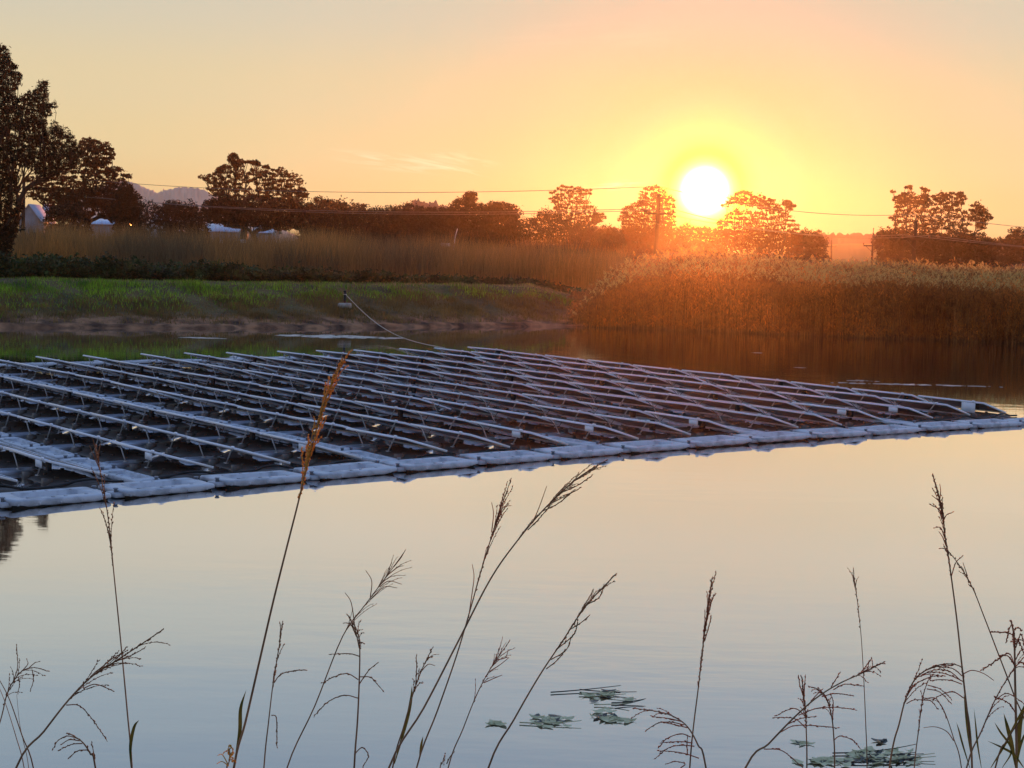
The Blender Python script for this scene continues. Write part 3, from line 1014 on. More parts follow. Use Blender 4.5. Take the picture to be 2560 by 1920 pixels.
def reed_bed():
    r = np.random.default_rng(80)
    bb = MB()
    n = 46000
    px = r.uniform(1420, 2760, n)
    px = px[r.uniform(size=n) < np.clip((px - 1420) / 120, .05, 1)]
    n = len(px)
    t = r.uniform(-.5, 9, n)
    D0 = np.interp(px, [1440, 1600, 2031, 2560, 2760], [80.0, 79.4, 77.2, 74.6, 73.0])
    D0 = D0 + .7 * hash_noise(px * .02, px * .013, 1.0) * (px > 1500)
    y = D0 + t
    x = (px - 1280) / FPX * D0 * (1 + t / D0)
    topy = np.interp(px, [1420, 1450, 1475, 1500, 1525, 1560, 1600, 1650, 1700, 1800, 1900, 2000, 2100, 2300, 2560, 2760], [775, 742, 716, 696, 682, 666, 656, 648, 645, 653, 652, 662, 668, 673, 682, 690])
    hor = 595 + px * .0252
    ztop = CZ - .26 - (topy - hor) / FPX * (D0 + 4.5)
    hv = ztop * (1 + .05 * hash_noise(x, y, 1.3) + .03 * hash_noise(x, y, .4) + .06 * r.normal(size=n)) * np.clip(.86 + t * .035, .8, 1.05)
    hv *= np.where(r.uniform(size=n) < .25, r.uniform(.4, .85, n), 1)
    zg = np.maximum(ground_z(x, y), -.1)
    h = np.maximum(hv - zg, .4)
    P = np.stack([x, y, zg], 1)
    # stems
    blades(bb, P, h, r.uniform(.012, .02, n), r.uniform(.0, .22, n), r, 1)
    # leaves: arching strips along the stems
    k = 7
    Q = np.repeat(P, k, 0)
    hh = np.repeat(h, k)
    m_ = n * k
    f_ = r.uniform(.04, .99, m_) ** .9
    a = r.uniform(0, 2 * math.pi, m_)
    L = r.uniform(.2, .6, m_)
    dirv = np.stack([np.cos(a), np.sin(a), np.zeros(m_)], 1)
    st = Q.copy()
    st[:, 2] += hh * f_
    mid = st + dirv * (L * .5)[:, None] + np.array([0, 0, 1.]) * (L * .38)[:, None]
    tip = st + dirv * L[:, None] + np.array([0, 0, 1.]) * (L * r.uniform(-.2, .5, m_))[:, None]
    sd = np.stack([-np.sin(a), np.cos(a), np.zeros(m_)], 1) * .017
    V = np.stack([st, mid - sd, tip, mid + sd], 1).reshape(-1, 3)
    bb.add(V, np.arange(m_ * 4).reshape(-1, 4), 0)
    # feathery plumes on the taller stems
    tall = np.where((h > np.quantile(h / (ztop + .01), .45) * (ztop + .01)) & (r.uniform(size=n) < .15))[0]
    cp_ = P[tall].copy()
    cp_[:, 2] += h[tall]
    kk = 12
    C = np.repeat(cp_, kk, 0)
    s_ = np.tile(np.linspace(0, 1, kk), len(tall))
    az = np.repeat(r.uniform(0, 2 * math.pi, len(tall)), kk)
    hd = np.stack([np.cos(az), np.sin(az), np.zeros(len(az))], 1)
    C = C + hd * (.16 * s_ ** 1.5)[:, None]
    C[:, 2] += .24 * s_ - .09 * s_ ** 2
    A = hd * .022 + np.array([0, 0, 1.]) * .036
    A = A + r.normal(size=A.shape) * .022
    Bq = np.cross(A, rand_dirs(len(A), r))
    Bq = Bq / (np.linalg.norm(Bq, axis=1)[:, None] + 1e-9) * (.018 * (1 - .6 * s_))[:, None]
    bb.cards(C + r.normal(size=C.shape) * .022, A, Bq, 2)
    tag(bb.build('reed_bed', [M['reed_green'], M['reed_stem'], M['plume']]), 'tall orange brown reed bed with pale plumes at the right water edge', 'reeds', kind='stuff')


reed_bed()

# ------------------------------------------------------------------ floating solar array
u2, v2 = np.array([math.cos(YAW), math.sin(YAW)]), np.array([-math.sin(YAW), math.cos(YAW)])
ORG = np.array([X0, Y0])


def uvp(a, c, z=0.):
    q = ORG + u2 * a + v2 * c
    return np.array([q[0], q[1], z])


PL, PW, TILT = 1.955, .965, math.radians(16.8)
ct, st_ = math.cos(TILT), math.sin(TILT)


def tl(x, s, n=0.):
    """point on the tilted panel: x along the high edge, s down the slope, n off its face"""
    return np.array([x, s * ct + n * st_, HZ - s * st_ + n * ct])


def bar(bb, x0, x1, s0, s1, n0, n1, mi=0):
    V = [tl(x, s, n) for n in (n0, n1) for s in (s0, s1) for x in (x0, x1)]
    bb.add(V, np.array([[2, 3, 1, 0], [4, 5, 7, 6], [0, 1, 5, 4], [1, 3, 7, 5], [3, 2, 6, 7], [2, 0, 4, 6]]), mi)


def make_panel(with_box, plate):
    root = thing('solar_panel', 'panel', 'solar panel')
    f = MB()
    bar(f, 0, PL, 0, .03, -.04, 0)
    bar(f, 0, PL, PW - .03, PW, -.04, 0)
    bar(f, 0, .03, .03, PW - .03, -.04, 0)
    bar(f, PL - .03, PL, .03, PW - .03, -.04, 0)
    f.box(tl(1.66, -.012, -.012), (.07, .03, .05))       # clamp on the high edge
    f.box(tl(.02, -.004, -.03), (.06, .02, .03))
    f.build('frame', M['alu'], root)
    g = MB()
    bar(g, .03, PL - .03, .03, PW - .03, -.012, -.004)
    g.m[-1] = np.array([1, 0, 1, 1, 1, 1])
    g.build('laminate', [M['cells'], M['back']], root)
    for xt, xb in ((.36, .55), (1.58, 1.37)):
        l_ = MB()
        l_.tube([[xt, .012, HZ - .045], [xb, .02, .09]], .0125, 6)
        l_.box([xb, .02, .098], (.07, .06, .012))
        l_.build('leg', M['steel'], root)
    cb = MB()
    t = np.linspace(0, 1, 9)
    cb.tube(np.stack([.10 + .42 * t, .10 + .05 * np.sin(t * 3), HZ - .07 - .13 * np.sin(t * math.pi) ** 2 - .02 * t], 1), .006, 4)
    cb.build('cable', M['black'], root)
    if with_box:
        k = MB()
        k.box([1.70, .07, HZ - .12], (.13, .05, .15))
        k.box([1.70, .07, HZ - .05], (.05, .03, .03))
        k.build('junction_box', M['black'], root)
    if plate:
        k = MB()
        wdt, hgt = (.26, .11) if plate == 1 else (.40, .24)
        k.box([1.52, -.02, HZ - .045 - hgt / 2], (wdt, .008, hgt))
        k.build('label_plate', M['plate'], root)
    return root


def rrect(cx, cy, lx, ly, rad, z, n=4):
    pts = []
    for sx, sy, a0 in ((1, 1, 0), (-1, 1, 90), (-1, -1, 180), (1, -1, 270)):
        for k in range(n + 1):
            a = math.radians(a0 + 90 * k / n)
            pts.append([cx + sx * (lx / 2 - rad) + rad * math.cos(a), cy + sy * (ly / 2 - rad) + rad * math.sin(a), z])
    return np.array(pts)


def make_support():
    """long moulded float with an arched back that carries one panel"""
    root = thing('support_float', 'float', 'float')
    bb = MB()
    L, W = 1.62, .98
    Ls = []
    n = 15
    for xx, kx in ((.10, .45), (.14, .72), (.24, .93), (.5, 1.0), (.98, .94), (1.45, 1.0), (1.70, .93), (1.80, .72), (1.84, .45)):
        yy = np.linspace(-1, 1, n)
        zz = .085 * kx * (1 - np.abs(yy) ** 3.2) - .01
        top = np.stack([np.full(n, xx), .47 + yy * W / 2 * (.70 + .30 * kx), zz], 1)
        bot = np.array([[xx, .47 + W / 2 * .9 * (.7 + .3 * kx), -.07], [xx, .47 - W / 2 * .9 * (.7 + .3 * kx), -.07]])
        Ls.append(np.vstack([top, bot]))
    bb.loops(Ls)
    for xx in (.32, .75, 1.2, 1.62):
        bb.box([xx, .25, .078], (.05, .05, .03))
        bb.box([xx, .70, .074], (.05, .05, .03))
    for xx in (.55, 1.37):
        bb.box([xx, .04, .045], (.14, .14, .10))
    bb.build('body', M['grey_float'], root, False)
    e = MB()
    base = lambda z, g: rrect(-.08, .10, .44 - g, .66 - g, .08, z)
    e.loops([base(-.06, .10), base(-.01, .02), base(.035, .0), base(.055, .05), rrect(-.08, .10, .24, .38, .05, .055), rrect(-.08, .10, .20, .34, .05, .03)])
    for yy in (-.16, .36):
        e.box([-.08, yy, .06], (.07, .05, .03))
    e.build('connector_float', M['pale_float'], root)
    return root


def make_walk(L=1.60, W=.84, H=.105):
    """white walkway float: rounded block with a long recess, lugs, studs and a waterline band coloured dark for undercut shade and algae"""
    root = thing('walkway_float', 'float', 'float')
    bb = MB()

    def lp(dx, dy, rad, z, scallop=0.):
        q = rrect(0, 0, L - dx, W - dy, rad, z, 6)
        # extra points along the long sides so the lower edge can wave
        q = np.vstack([q, q[:1]])
        out = []
        for a, c in zip(q[:-1], q[1:]):
            m = 14 if np.linalg.norm(c - a) > .5 and abs(c[0] - a[0]) > .5 else 1
            for k in range(m):
                out.append(a + (c - a) * k / m)
        q = np.array(out)
        if scallop:
            e_ = np.clip((np.abs(q[:, 0]) / (L / 2) - .60) / .40, 0, 1)
            q[:, 2] += scallop * e_ ** 1.3 + .007 * np.sin(q[:, 0] * 19 + 1)
        return q
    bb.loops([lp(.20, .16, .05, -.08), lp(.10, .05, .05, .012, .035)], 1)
    slot = lp(L * .36, W * .52, .05, H)
    bb.loops([lp(.085, .035, .05, .012, .035), lp(.055, .0, .05, .03, .02), lp(.05, .0, .05, H - .018), lp(.075, .03, .05, H), slot, lp(L * .38, W * .57, .04, H - .085)])
    for sx in (-1, 1):
        bb.box([sx * (L / 2 + .0), sx * W * .25, .045], (.17, W * .36, .06))
        for sy in (-.3, .3):
            bb.box([sx * L * .28, sy * W * .95, H + .004], (.045, .03, .014))
            bb.box([sx * L * .06, sy * W * 1.2, H + .004], (.045, .03, .014))
    for i in range(5):
        xx = -L / 2 + .16 + i * (L - .32) / 4
        for sy in (-1, 1):
            bb.box([xx + .03 * sy, sy * (W / 2 - .004), .045], (.035, .02, .03))
    bb.build('body', [M['white_float'], M['shade_grime']], root)
    for sx in (-1, 1):
        p = MB()
        yy = sx * W * .25
        xx = sx * (L / 2 + .005)
        p.tube([[xx, yy, .06], [xx, yy, .125], [xx, yy, .126], [xx, yy, .14]], [.03, .026, .042, .036], 8)
        p.build('pin', M['pin'], root)
    return root


protos = {(bx, pl): make_panel(bx, pl) for bx in (0, 1) for pl in (0, 1, 2)}
sup, walk = make_support(), make_walk()
walk2 = make_walk(1.50, .44, .09)
note_kids(*protos.values(), sup, walk, walk2)
NR, NP = 17, 10


def rowv(j):
    return -(j * BR + (j // 3) * WB)


r = np.random.default_rng(21)
plates = {0: 2, 2: 1, 3: 1, 6: 1, 8: 1, 9: 1, 12: 1, 14: 1, 15: 1}
for j in range(NR):
    for i in range(NP):
        near = NP - 1 - i
        pl = plates.get(j, 0) if near == 0 else 0
        bx = 1 if (j % 3 == 0 and (i + j) % 2 == 0) or (j % 3 == 1 and (i + j) % 4 == 0) or near == 0 and j % 3 == 0 else 0
        p = uvp(i * U, rowv(j), r.normal() * .006)
        o = copy_tree(protos[(bx, pl)])
        o.location = p
        o.rotation_euler = (r.normal() * .004, r.normal() * .005, YAW + r.normal() * .004)
        extra = ', white plate' if pl else ''
        tag(o, f'tilted solar panel{extra}, {ORD[near]} from the near walkway, {ORD[j]} row from the right', 'solar panel', 'solar panels of the floating array')
        s = copy_tree(sup)
        s.location = uvp(i * U + (.34 if near == 0 else .02), rowv(j), r.normal() * .006)
        s.rotation_euler = (r.normal() * .006, r.normal() * .006, YAW)
        tag(s, f'moulded grey float under the {ORD[near]} panel from the near walkway, {ORD[j]} row from the right', 'float', 'floats under the solar panels')
# near walkway: gently bowed chain of white floats
WU = lambda c: 22.05 + .0033 * (c + 11.5) ** 2
vis = 0
c = 2.1
near_list = []
while c > -27.5:
    near_list.append(c)
    c -= 1.735
near_list = near_list[::-1]
cnt = 0
for c in near_list:
    P = uvp(WU(c), c, 0)
    X, Y = project(P)
    X1, _ = project(uvp(WU(c + .78), c + .86, 0))
    X2, _ = project(uvp(WU(c - .86), c - .86, 0))
    if X1 < 8 or X2 > 2552:
        continue
    slope = (WU(c + .5) - WU(c - .5))
    o = copy_tree(walk)
    o.location = tuple(P + np.array([0, 0, r.normal() * .008]))
    o.rotation_euler = (r.normal() * .012, r.normal() * .01, YAW + math.pi / 2 - math.atan(slope) + r.normal() * .008)
    tag(o, f'white edge float of the near walkway, {ORD[cnt]} from the left end in view', 'float', 'floats of the near walkway')
    cnt += 1
# cross walkways after every third row
k = 0
for j in (3, 6, 9, 12, 15):
    vc = rowv(j) + PW * ct + .40
    ulim = WU(vc) - .46
    m = 0
    a = ulim - .78
    while a > -1.2:
        P = uvp(a, vc, 0)
        X, Y = project(P)
        if X > -40:
            o = copy_tree(walk2)
            o.location = tuple(P + np.array([0, 0, r.normal() * .006]))
            o.rotation_euler = (r.normal() * .01, r.normal() * .01, YAW + r.normal() * .008)
            tag(o, f'walkway float between panel rows, {ORD[m]} from the near end, {ORD[k]} cross walkway from the right', 'float', 'floats of the cross walkways')
        a -= 1.57
        m += 1
    k += 1
# far walkway
m = 0
c = -4.2
while c > -30:
    P = uvp(-1.15, c, 0)
    X, Y = project(P)
    if X > -60:
        o = copy_tree(walk2)
        o.location = tuple(P)
        o.rotation_euler = (r.normal() * .01, r.normal() * .01, YAW + math.pi / 2 + r.normal() * .01)
        tag(o, f'white walkway float at the far side of the array, {ORD[m]} from its right end', 'float', 'floats of the far walkway')
    c -= 1.57
    m += 1
for root in list(protos.values()) + [sup, walk, walk2]:
    for ch in list(KIDS[root.name]):
        bpy.data.objects.remove(ch)
    bpy.data.objects.remove(root)
# thick black cable sagging along the row ends
pts = []
for j in range(NR - 1, -1, -1):
    e = 9 * U + PL
    v0 = rowv(j)
    nxt = rowv(j - 1) - v0 if j else BR
    for fr, z in ((.12, .05), (.35, .10), (.62, .10), (.9, .04), (.9 + (nxt - .9) * .5, .03)):
        pts.append(uvp(e + .16 + .05 * math.sin(j * 2.1 + fr * 5), v0 + fr, z))
cb = MB()
cb.tube(smooth_path(pts, 4), .022, 6)
tag(cb.build('power_cable', M['black'], smooth=True), 'thick black cable looping over the floats at the near ends of the panel rows', 'cable')

# ------------------------------------------------------------------ mooring on the far bank
pb = at_d(862, 710, 77.0)
zb = float(ground_z(pb[0], pb[1]))
blk = MB()
for L in ((rrect(0, 0, .66, .45, .03, -.1), rrect(0, 0, .62, .42, .03, .10), rrect(0, 0, .56, .36, .03, .14)),):
    blk.loops(list(L))
o = blk.build('mooring_block', M['concrete'])
o.location = (pb[0] + .06, pb[1] - .45, zb - .05)
tag(o, 'pale concrete mooring block on the bank top at the foot of the black post', 'block')
post = thing('mooring_post', 'short black post on the bank top with a rope tied to it', 'post', (pb[0] + .02, pb[1], zb))
q = MB()
q.tube([[0, 0, -.3], [0, 0, .62]], [.065, .06], 8)
q.build('shaft', M['black'], post)
q = MB()
q.tube([[0, 0, .62], [0, 0, .66], [0, 0, .70]], [.085, .085, .03], 8)
q.build('cap', M['black'], post)
q = MB()
q.tube([[.0, -.075, .5], [.075, 0, .5], [0, .075, .5], [-.075, 0, .5], [.0, -.075, .5]], .015, 5)
q.build('ring', M['rope'], post)
A_ = np.array([pb[0] + .06, pb[1] - .08, zb + .5])
E_ = uvp(.2, rowv(1) + .3, .38)
t = np.linspace(0, 1, 40)[:, None]
Pq = A_ * (1 - t) + E_ * t
Pq[:, 2] -= .55 * np.sin(t[:, 0] * math.pi) ** 1.0
rp_ = MB()
rp_.tube(Pq, .014, 5)
tag(rp_.build('mooring_rope', M['rope'], smooth=True), 'pale mooring rope sagging from the bank post to the solar array', 'rope')

# ------------------------------------------------------------------ scum, litter, small things on the water


def flakes(name, label, cat, centre_px, half, n, m, seed, size, thick=.006):
    r = np.random.default_rng(seed)
    c = at_z(*centre_px, 0)
    d1 = at_z(centre_px[0] + 10, centre_px[1] + .252) - at_z(centre_px[0] - 10, centre_px[1] - .252)
    d1 /= np.linalg.norm(d1)
    d2 = np.array([-d1[1], d1[0], 0])
    bb = MB()
    for k in range(n):
        q = r.normal(size=2) * .5
        q = np.clip(q, -1, 1)
        cc = c + d1 * q[0] * half[0] + d2 * q[1] * half[1] * (1 - .5 * abs(q[0]))
        nn = r.integers(6, 10)
        a = np.sort(r.uniform(0, 2 * math.pi, nn))
        rad = size * r.uniform(.4, 1.2) * r.uniform(.7, 1.2, nn)
        ex = r.uniform(1, 2.2)
        P = np.stack([cc[0] - c[0] + rad * np.cos(a) * ex, cc[1] - c[1] + rad * np.sin(a), np.full(nn, .004)], 1)
        Q = P.copy()
        Q[:, 2] = thick * r.uniform(.8, 1.6)
        bb.loops([P, Q])
    o = bb.build(name, m)
    o.location = (c[0], c[1], 0)
    return tag(o, label, cat)


flakes('scum_patch', 'long pale patch of floating scum below the mooring block', 'scum', (850, 842), (2.5, 1.2), 130, M['scum'], 1, .17)
flakes('scum_patch', 'small pale patch of floating scum at the left, near the muddy shore', 'scum', (508, 845), (.8, .35), 26, M['scum'], 2, .14)
flakes('scum_streak', 'thin bright streak of film on the water by the right reeds', 'scum', (2290, 962), (2.6, .16), 60, M['scum'], 3, .10)
flakes('scum_streak', 'short broken streak of film left of the long bright one', 'scum', (2150, 952), (.7, .18), 12, M['scum'], 4, .07)
flakes('floating_fleck', 'white fleck on the dark reed reflection right of the bright glints', 'litter', (1893, 882), (.25, .08), 5, M['scum'], 5, .10)
flakes('floating_fleck', 'white fleck on the water nearest the reeds at the right', 'litter', (1998, 919), (.15, .06), 4, M['scum'], 6, .09)
flakes('floating_fleck', 'white fleck at the water edge where the reed bed begins', 'litter', (1442, 790), (.12, .05), 3, M['scum'], 7, .09)


def litter(label, centre_px, half, n_leaf, n_stick, seed, dark=.35, curl=.02):
    r = np.random.default_rng(seed)
    c = at_z(*centre_px, 0)
    root = thing('leaf_litter', label, 'dead leaves', (c[0], c[1], 0))
    lf = MB()
    for k in range(n_leaf):
        a = r.normal(0, .5)
        L = r.uniform(.022, .07)
        W = L * r.uniform(.4, .75)
        q = np.clip(r.normal(size=2) * .5, -1, 1) * np.array(half)
        t = np.linspace(-1, 1, 7)
        cv = r.uniform(-.3, .3)
        ax = np.array([math.cos(a), math.sin(a)])
        pr = np.array([-ax[1], ax[0]])
        wv = W * np.sqrt(np.maximum(0, 1 - t ** 2)) * (1 + .12 * np.sin(t * 9 + k))
        lift = curl * r.uniform(0, 1) * np.abs(t) ** 2
        for_ = [q + ax * (L * tt) + pr * (cv * L * tt * tt) for tt in t]
        A1 = np.array([[*(p + pr * ww), .006 + l_ + .004] for p, ww, l_ in zip(for_, wv, lift)])
        A2 = np.array([[*(p - pr * ww), .006 + l_] for p, ww, l_ in zip(for_, wv, lift)])
        V = np.vstack([A1, A2])
        lf.add(V, np.array([[i, i + 1, i + 8, i + 7] for i in range(6)]), int(r.uniform() < dark))
    lf.build('leaves', [M['litter'], M['litter_dark']], root)
    for k in range(n_stick):
        a = r.normal(.35, .35)
        L = r.uniform(.14, .36)
        q = np.clip(r.normal(size=2) * .5, -1, 1) * np.array(half)
        t = np.linspace(-1, 1, 8)
        bend = r.uniform(-.12, .12)
        P = np.stack([q[0] + math.cos(a) * L * t - math.sin(a) * bend * L * t * t, q[1] + math.sin(a) * L * t + math.cos(a) * bend * L * t * t, .012 + .02 * (t * .5 + .5) ** 2], 1)
        s_ = MB()
        s_.tube(P, np.linspace(.006, .003, 8), 5)
        s_.build('twig', M['litter_dark'] if k % 3 else M['litter'], root)
    return root


litter('grey raft of dead leaves with dark twigs left of the curled leaf on the near water', (1375, 1803), (.15, .17), 24, 1, 11, .15)
litter('pale dead reed leaves and long sticks floating in the middle of the near water', (1500, 1752), (.24, .34), 13, 7, 12, .2, .03)
litter('small pale leaf cluster floating below the long sticks', (1530, 1800), (.17, .09), 20, 0, 13, .2)
litter('lone small grey leaf scrap floating left of the leaf raft', (1243, 1812), (.06, .05), 6, 0, 14, .2)
litter('dense pile of dead reed leaves at the bottom edge by the right stems', (2200, 1893), (.26, .18), 46, 5, 15, .25, .03)
litter('flat pale leaf scraps at the bottom edge left of the dense leaf pile', (2060, 1906), (.2, .08), 22, 0, 16, .25)
litter('thin pale leaf flake above the flat leaf scraps', (2015, 1861), (.06, .03), 5, 0, 17, .1)
litter('small dark curled leaf alone above the dense leaf pile', (2203, 1857), (.03, .03), 3, 0, 18, .9)

# ------------------------------------------------------------------ power line


def pole(label, px, D, ptop, lean_px=0., arm=True, px_base=None, rad=.2):
    top = at_d(px, ptop, D)
    bx_ = at_d(px_base if px_base else px, 640, D)
    zg = float(ground_z(bx_[0], D))
    root = thing('power_pole', label, 'pole', (bx_[0], D, zg - .2))
    H = top[2] - zg + .2
    dx = (top[0] - bx_[0])
    s_ = MB()
    s_.tube([[0, 0, 0], [dx * .5, 0, H * .5], [dx, 0, H - .5]], [rad, rad * .9, rad * .78], 8)
    s_.build('shaft', M['wood'], root)
    tipz = H
    ends = [np.array([bx_[0] + dx, D, zg - .2 + tipz])]
    s_ = MB()
    s_.tube([[dx, 0, H - .55], [dx, 0, H - .1]], .035, 6)
    s_.build('top_pin', M['iron'], root)
    s_ = MB()
    s_.tube([[dx, 0, H - .12], [dx, 0, H]], [.07, .05], 8)
    s_.build('insulator', M['porcelain'], root)
    if arm:
        za = H - 1.85
        s_ = MB()
        s_.box([dx, -rad - .05, za], (2.0, .11, .12))
        s_.build('crossarm', M['wood'], root)
        for sd in (-1, 1):
            b_ = MB()
            b_.tube([[dx + sd * .75, -.2, za - .05], [dx, -.16, za - .75]], .025, 5)
            b_.build('brace', M['iron'], root)
            b_ = MB()
            b_.tube([[dx + sd * 1.0, -.2, za + .06], [dx + sd * 1.0, -.2, za + .2], [dx + sd * 1.0, -.2, za + .32]], [.03, .065, .045], 8)
            b_.build('insulator', M['porcelain'], root)
            ends.append(np.array([bx_[0] + dx + sd * 1.0, D - .2, zg - .2 + za + .32]))
    return root, ends


pa, ea = pole('tall wooden power pole with a crossarm left of the setting sun', 1648, 108, 466, px_base=1638, rad=.165)
q = MB()
q.tube([[.36, .0, 3.6], [.40, .0, 6.6]], .035, 6)
q.build('cable_riser', M['iron'], pa)
pc, ec = pole('dark wooden power pole in front of the large right gum', 2291, 118, 536, px_base=2281, rad=.15)
pb2, eb = pole('thin power pole alone in the gap left of the large right gum', 2184, 165, 570, px_base=2180, rad=.12)
pd_, ed = pole('tiny far power pole on the field right of the sun', 2079, 335, 595, px_base=2079)
pl_, el = pole('power pole half hidden in the gum at the left', 60, 156, 434, px_base=56)


def wire(a, c, sag, label, rad=.02):
    t = np.linspace(0, 1, 33)[:, None]
    P = np.asarray(a) * (1 - t) + np.asarray(c) * t
    P[:, 2] -= 4 * sag * (t * (1 - t))[:, 0]
    bb = MB()
    bb.tube(P, rad, 4)
    tag(bb.build('overhead_wire', M['wire'], smooth=True), label, 'wire', 'overhead wires')


wire(el[0], ea[0], 1.0, 'topmost overhead wire crossing the sky left of the tall pole')
wire(el[1], ea[1], 1.0, 'lower front overhead wire running left of the tall pole')
wire(el[2], ea[2], 1.15, 'lower rear overhead wire running left of the tall pole')
wire(ea[0], ec[0], .7, 'topmost overhead wire between the sun and the large right gum')
wire(ea[1], ec[1], .7, 'lower left overhead wire between the sun and the large right gum')
wire(ea[2], ec[2], .85, 'lower right overhead wire between the sun and the large right gum')
off = np.array([45, 40, -.6])
wire(ec[0], ec[0] + off, .5, 'topmost overhead wire running to the right edge')
wire(ec[1], ec[1] + off, .5, 'lower left overhead wire running to the right edge')
wire(ec[2], ec[2] + off, .6, 'lower right overhead wire running to the right edge')


# ------------------------------------------------------------------ farm buildings behind the reeds
def shed(label, px0, px1, pye, pyr, D, depth, gable=False, windows=3):
    """eaves line at photo row pye, ridge at pyr, between px0 and px1"""
    a, c = at_d(px0, pye, D), at_d(px1, pye, D)
    zr = at_d((px0 + px1) / 2, pyr, D + depth / 2)[2]
    W = c[0] - a[0]
    zg = 1.3
    he, hr = a[2] - zg, zr - zg
    root = thing('farm_shed', label, 'building', ((a[0] + c[0]) / 2, D, zg))
    x = W / 2
    wl = MB()
    d = depth
    if gable:       # gable end faces the pond
        wl.add([[-x, 0, 0], [x, 0, 0], [x, 0, he], [0, 0, hr], [-x, 0, he], [-x, d, 0], [x, d, 0], [x, d, he], [0, d, hr], [-x, d, he]],
               [np.array([0, 1, 2, 3, 4]), np.array([9, 8, 7, 6, 5]), np.array([1, 6, 7, 2]), np.array([5, 0, 4, 9])])
    else:
        wl.add([[-x, 0, 0], [x, 0, 0], [x, 0, he], [-x, 0, he], [-x, d, 0], [x, d, 0], [x, d, he], [-x, d, he], [-x, d / 2, hr], [x, d / 2, hr]],
               [np.array([0, 1, 2, 3]), np.array([5, 4, 7, 6]), np.array([1, 5, 6, 9, 2]), np.array([4, 0, 3, 8, 7])])
    wl.build('wall', M['wall'], root)
    rf = MB()
    o_ = .35
    if gable:
        for sd in (-1, 1):
            q_ = np.array([[0, -o_, hr + .03], [sd * (x + o_), -o_, he - (hr - he) * o_ / x + .03], [sd * (x + o_), d + o_, he - (hr - he) * o_ / x + .03], [0, d + o_, hr + .03]])
            rf.add(np.vstack([q_, q_ + [0, 0, .1]]), np.array([[0, 1, 2, 3], [7, 6, 5, 4], [0, 4, 5, 1], [1, 5, 6, 2], [2, 6, 7, 3], [3, 7, 4, 0]]))
    else:
        sl_ = (hr - he) / (d / 2)
        for sd in (0, 1):
            ye = -o_ if sd == 0 else d + o_
            q_ = np.array([[-x - o_, ye, he - sl_ * o_ + .03], [x + o_, ye, he - sl_ * o_ + .03], [x + o_, d / 2, hr + .03], [-x - o_, d / 2, hr + .03]])
            rf.add(np.vstack([q_, q_ + [0, 0, .1]]), np.array([[3, 2, 1, 0], [4, 5, 6, 7], [0, 1, 5, 4], [1, 2, 6, 5], [2, 3, 7, 6], [3, 0, 4, 7]]))
    rf.build('roof', M['roof'] if not gable else M['wall'], root)
    for k in range(windows):
        wn = MB()
        wx = -x + W * (k + .5) / windows
        wn.box([wx, -.02, he * .55], (min(1.1, W * .2), .06, .9))
        wn.build('window', M['dark_glass'], root)
    return root


shed('white gabled building behind the dark conifer at the left', 48, 98, 545, 513, 215, 4.5, True, 2)
shed('narrow white gable just right of the white gabled building', 102, 117, 545, 512, 225, 3.5, True, 1)
shed('low pale roof glimpsed under the gum at the left', 222, 282, 560, 543, 220, 9, False, 3)
shed('blue white gabled shed between the scrubby tree and the palm bushes', 368, 408, 566, 536, 210, 12, True, 1)
shed('long blue white roofed shed under the broad gum', 508, 592, 578, 556, 225, 10, False, 4)
shed('short blue white roofed shed right of the long one under the broad gum', 632, 676, 582, 566, 230, 9, False, 2)


def crate(label, name, cat, px, py0, py1, wpx, D):
    a = at_d(px, py1, D)
    W, H = wpx * D / FPX, (py1 - py0) * D / FPX
    root = thing(name, label, cat, (a[0], D, float(ground_z(a[0], D))))
    z0 = a[2] - float(ground_z(a[0], D))
    bb = MB()
    bb.loops([rrect(0, 0, W, W * .7, W * .08, max(z0, .9)), rrect(0, 0, W, W * .7, W * .08, max(z0, .9) + H * .9), rrect(0, 0, W * .9, W * .6, W * .08, max(z0, .9) + H)])
    bb.build('tank', M['plate'], root)
    s_ = MB()
    for sx in (-1, 1):
        for sy in (-1, 1):
            s_.box([sx * W * .35, sy * W * .22, max(z0, .9) / 2 - .05], (.08, .08, max(z0, .9) - .1 + .1))
    s_.build('stand', M['wood'], root)
    return root


crate('white box tank on a stand among brown reeds under the broad gum', 'water_tank', 'tank', 608, 599, 608, 14, 118)
crate('small pale box among brown reeds left of the white box tank', 'water_tank', 'tank', 552, 599, 608, 9, 118)
crate('pale trough standing by the reeds below the knob topped tree', 'water_trough', 'trough', 1114, 608, 616, 24, 122)
a_ = at_d(1138, 592, 121)
b_ = MB()
b_.tube([[-.25, 0, -2.2], [0, 0, 0], [.16, 0, .62]], .03, 6)
o = b_.build('marker_pole', M['plate'])
o.location = tuple(a_)
tag(o, 'thin pale pole leaning among the reeds above the trough', 'pole')


# ------------------------------------------------------------------ foreground grass stalks on the near bank
K = 2560 / 2212.


def to3d(px, D):
    return np.array([at_d(K * a, K * c, D) for a, c in px])


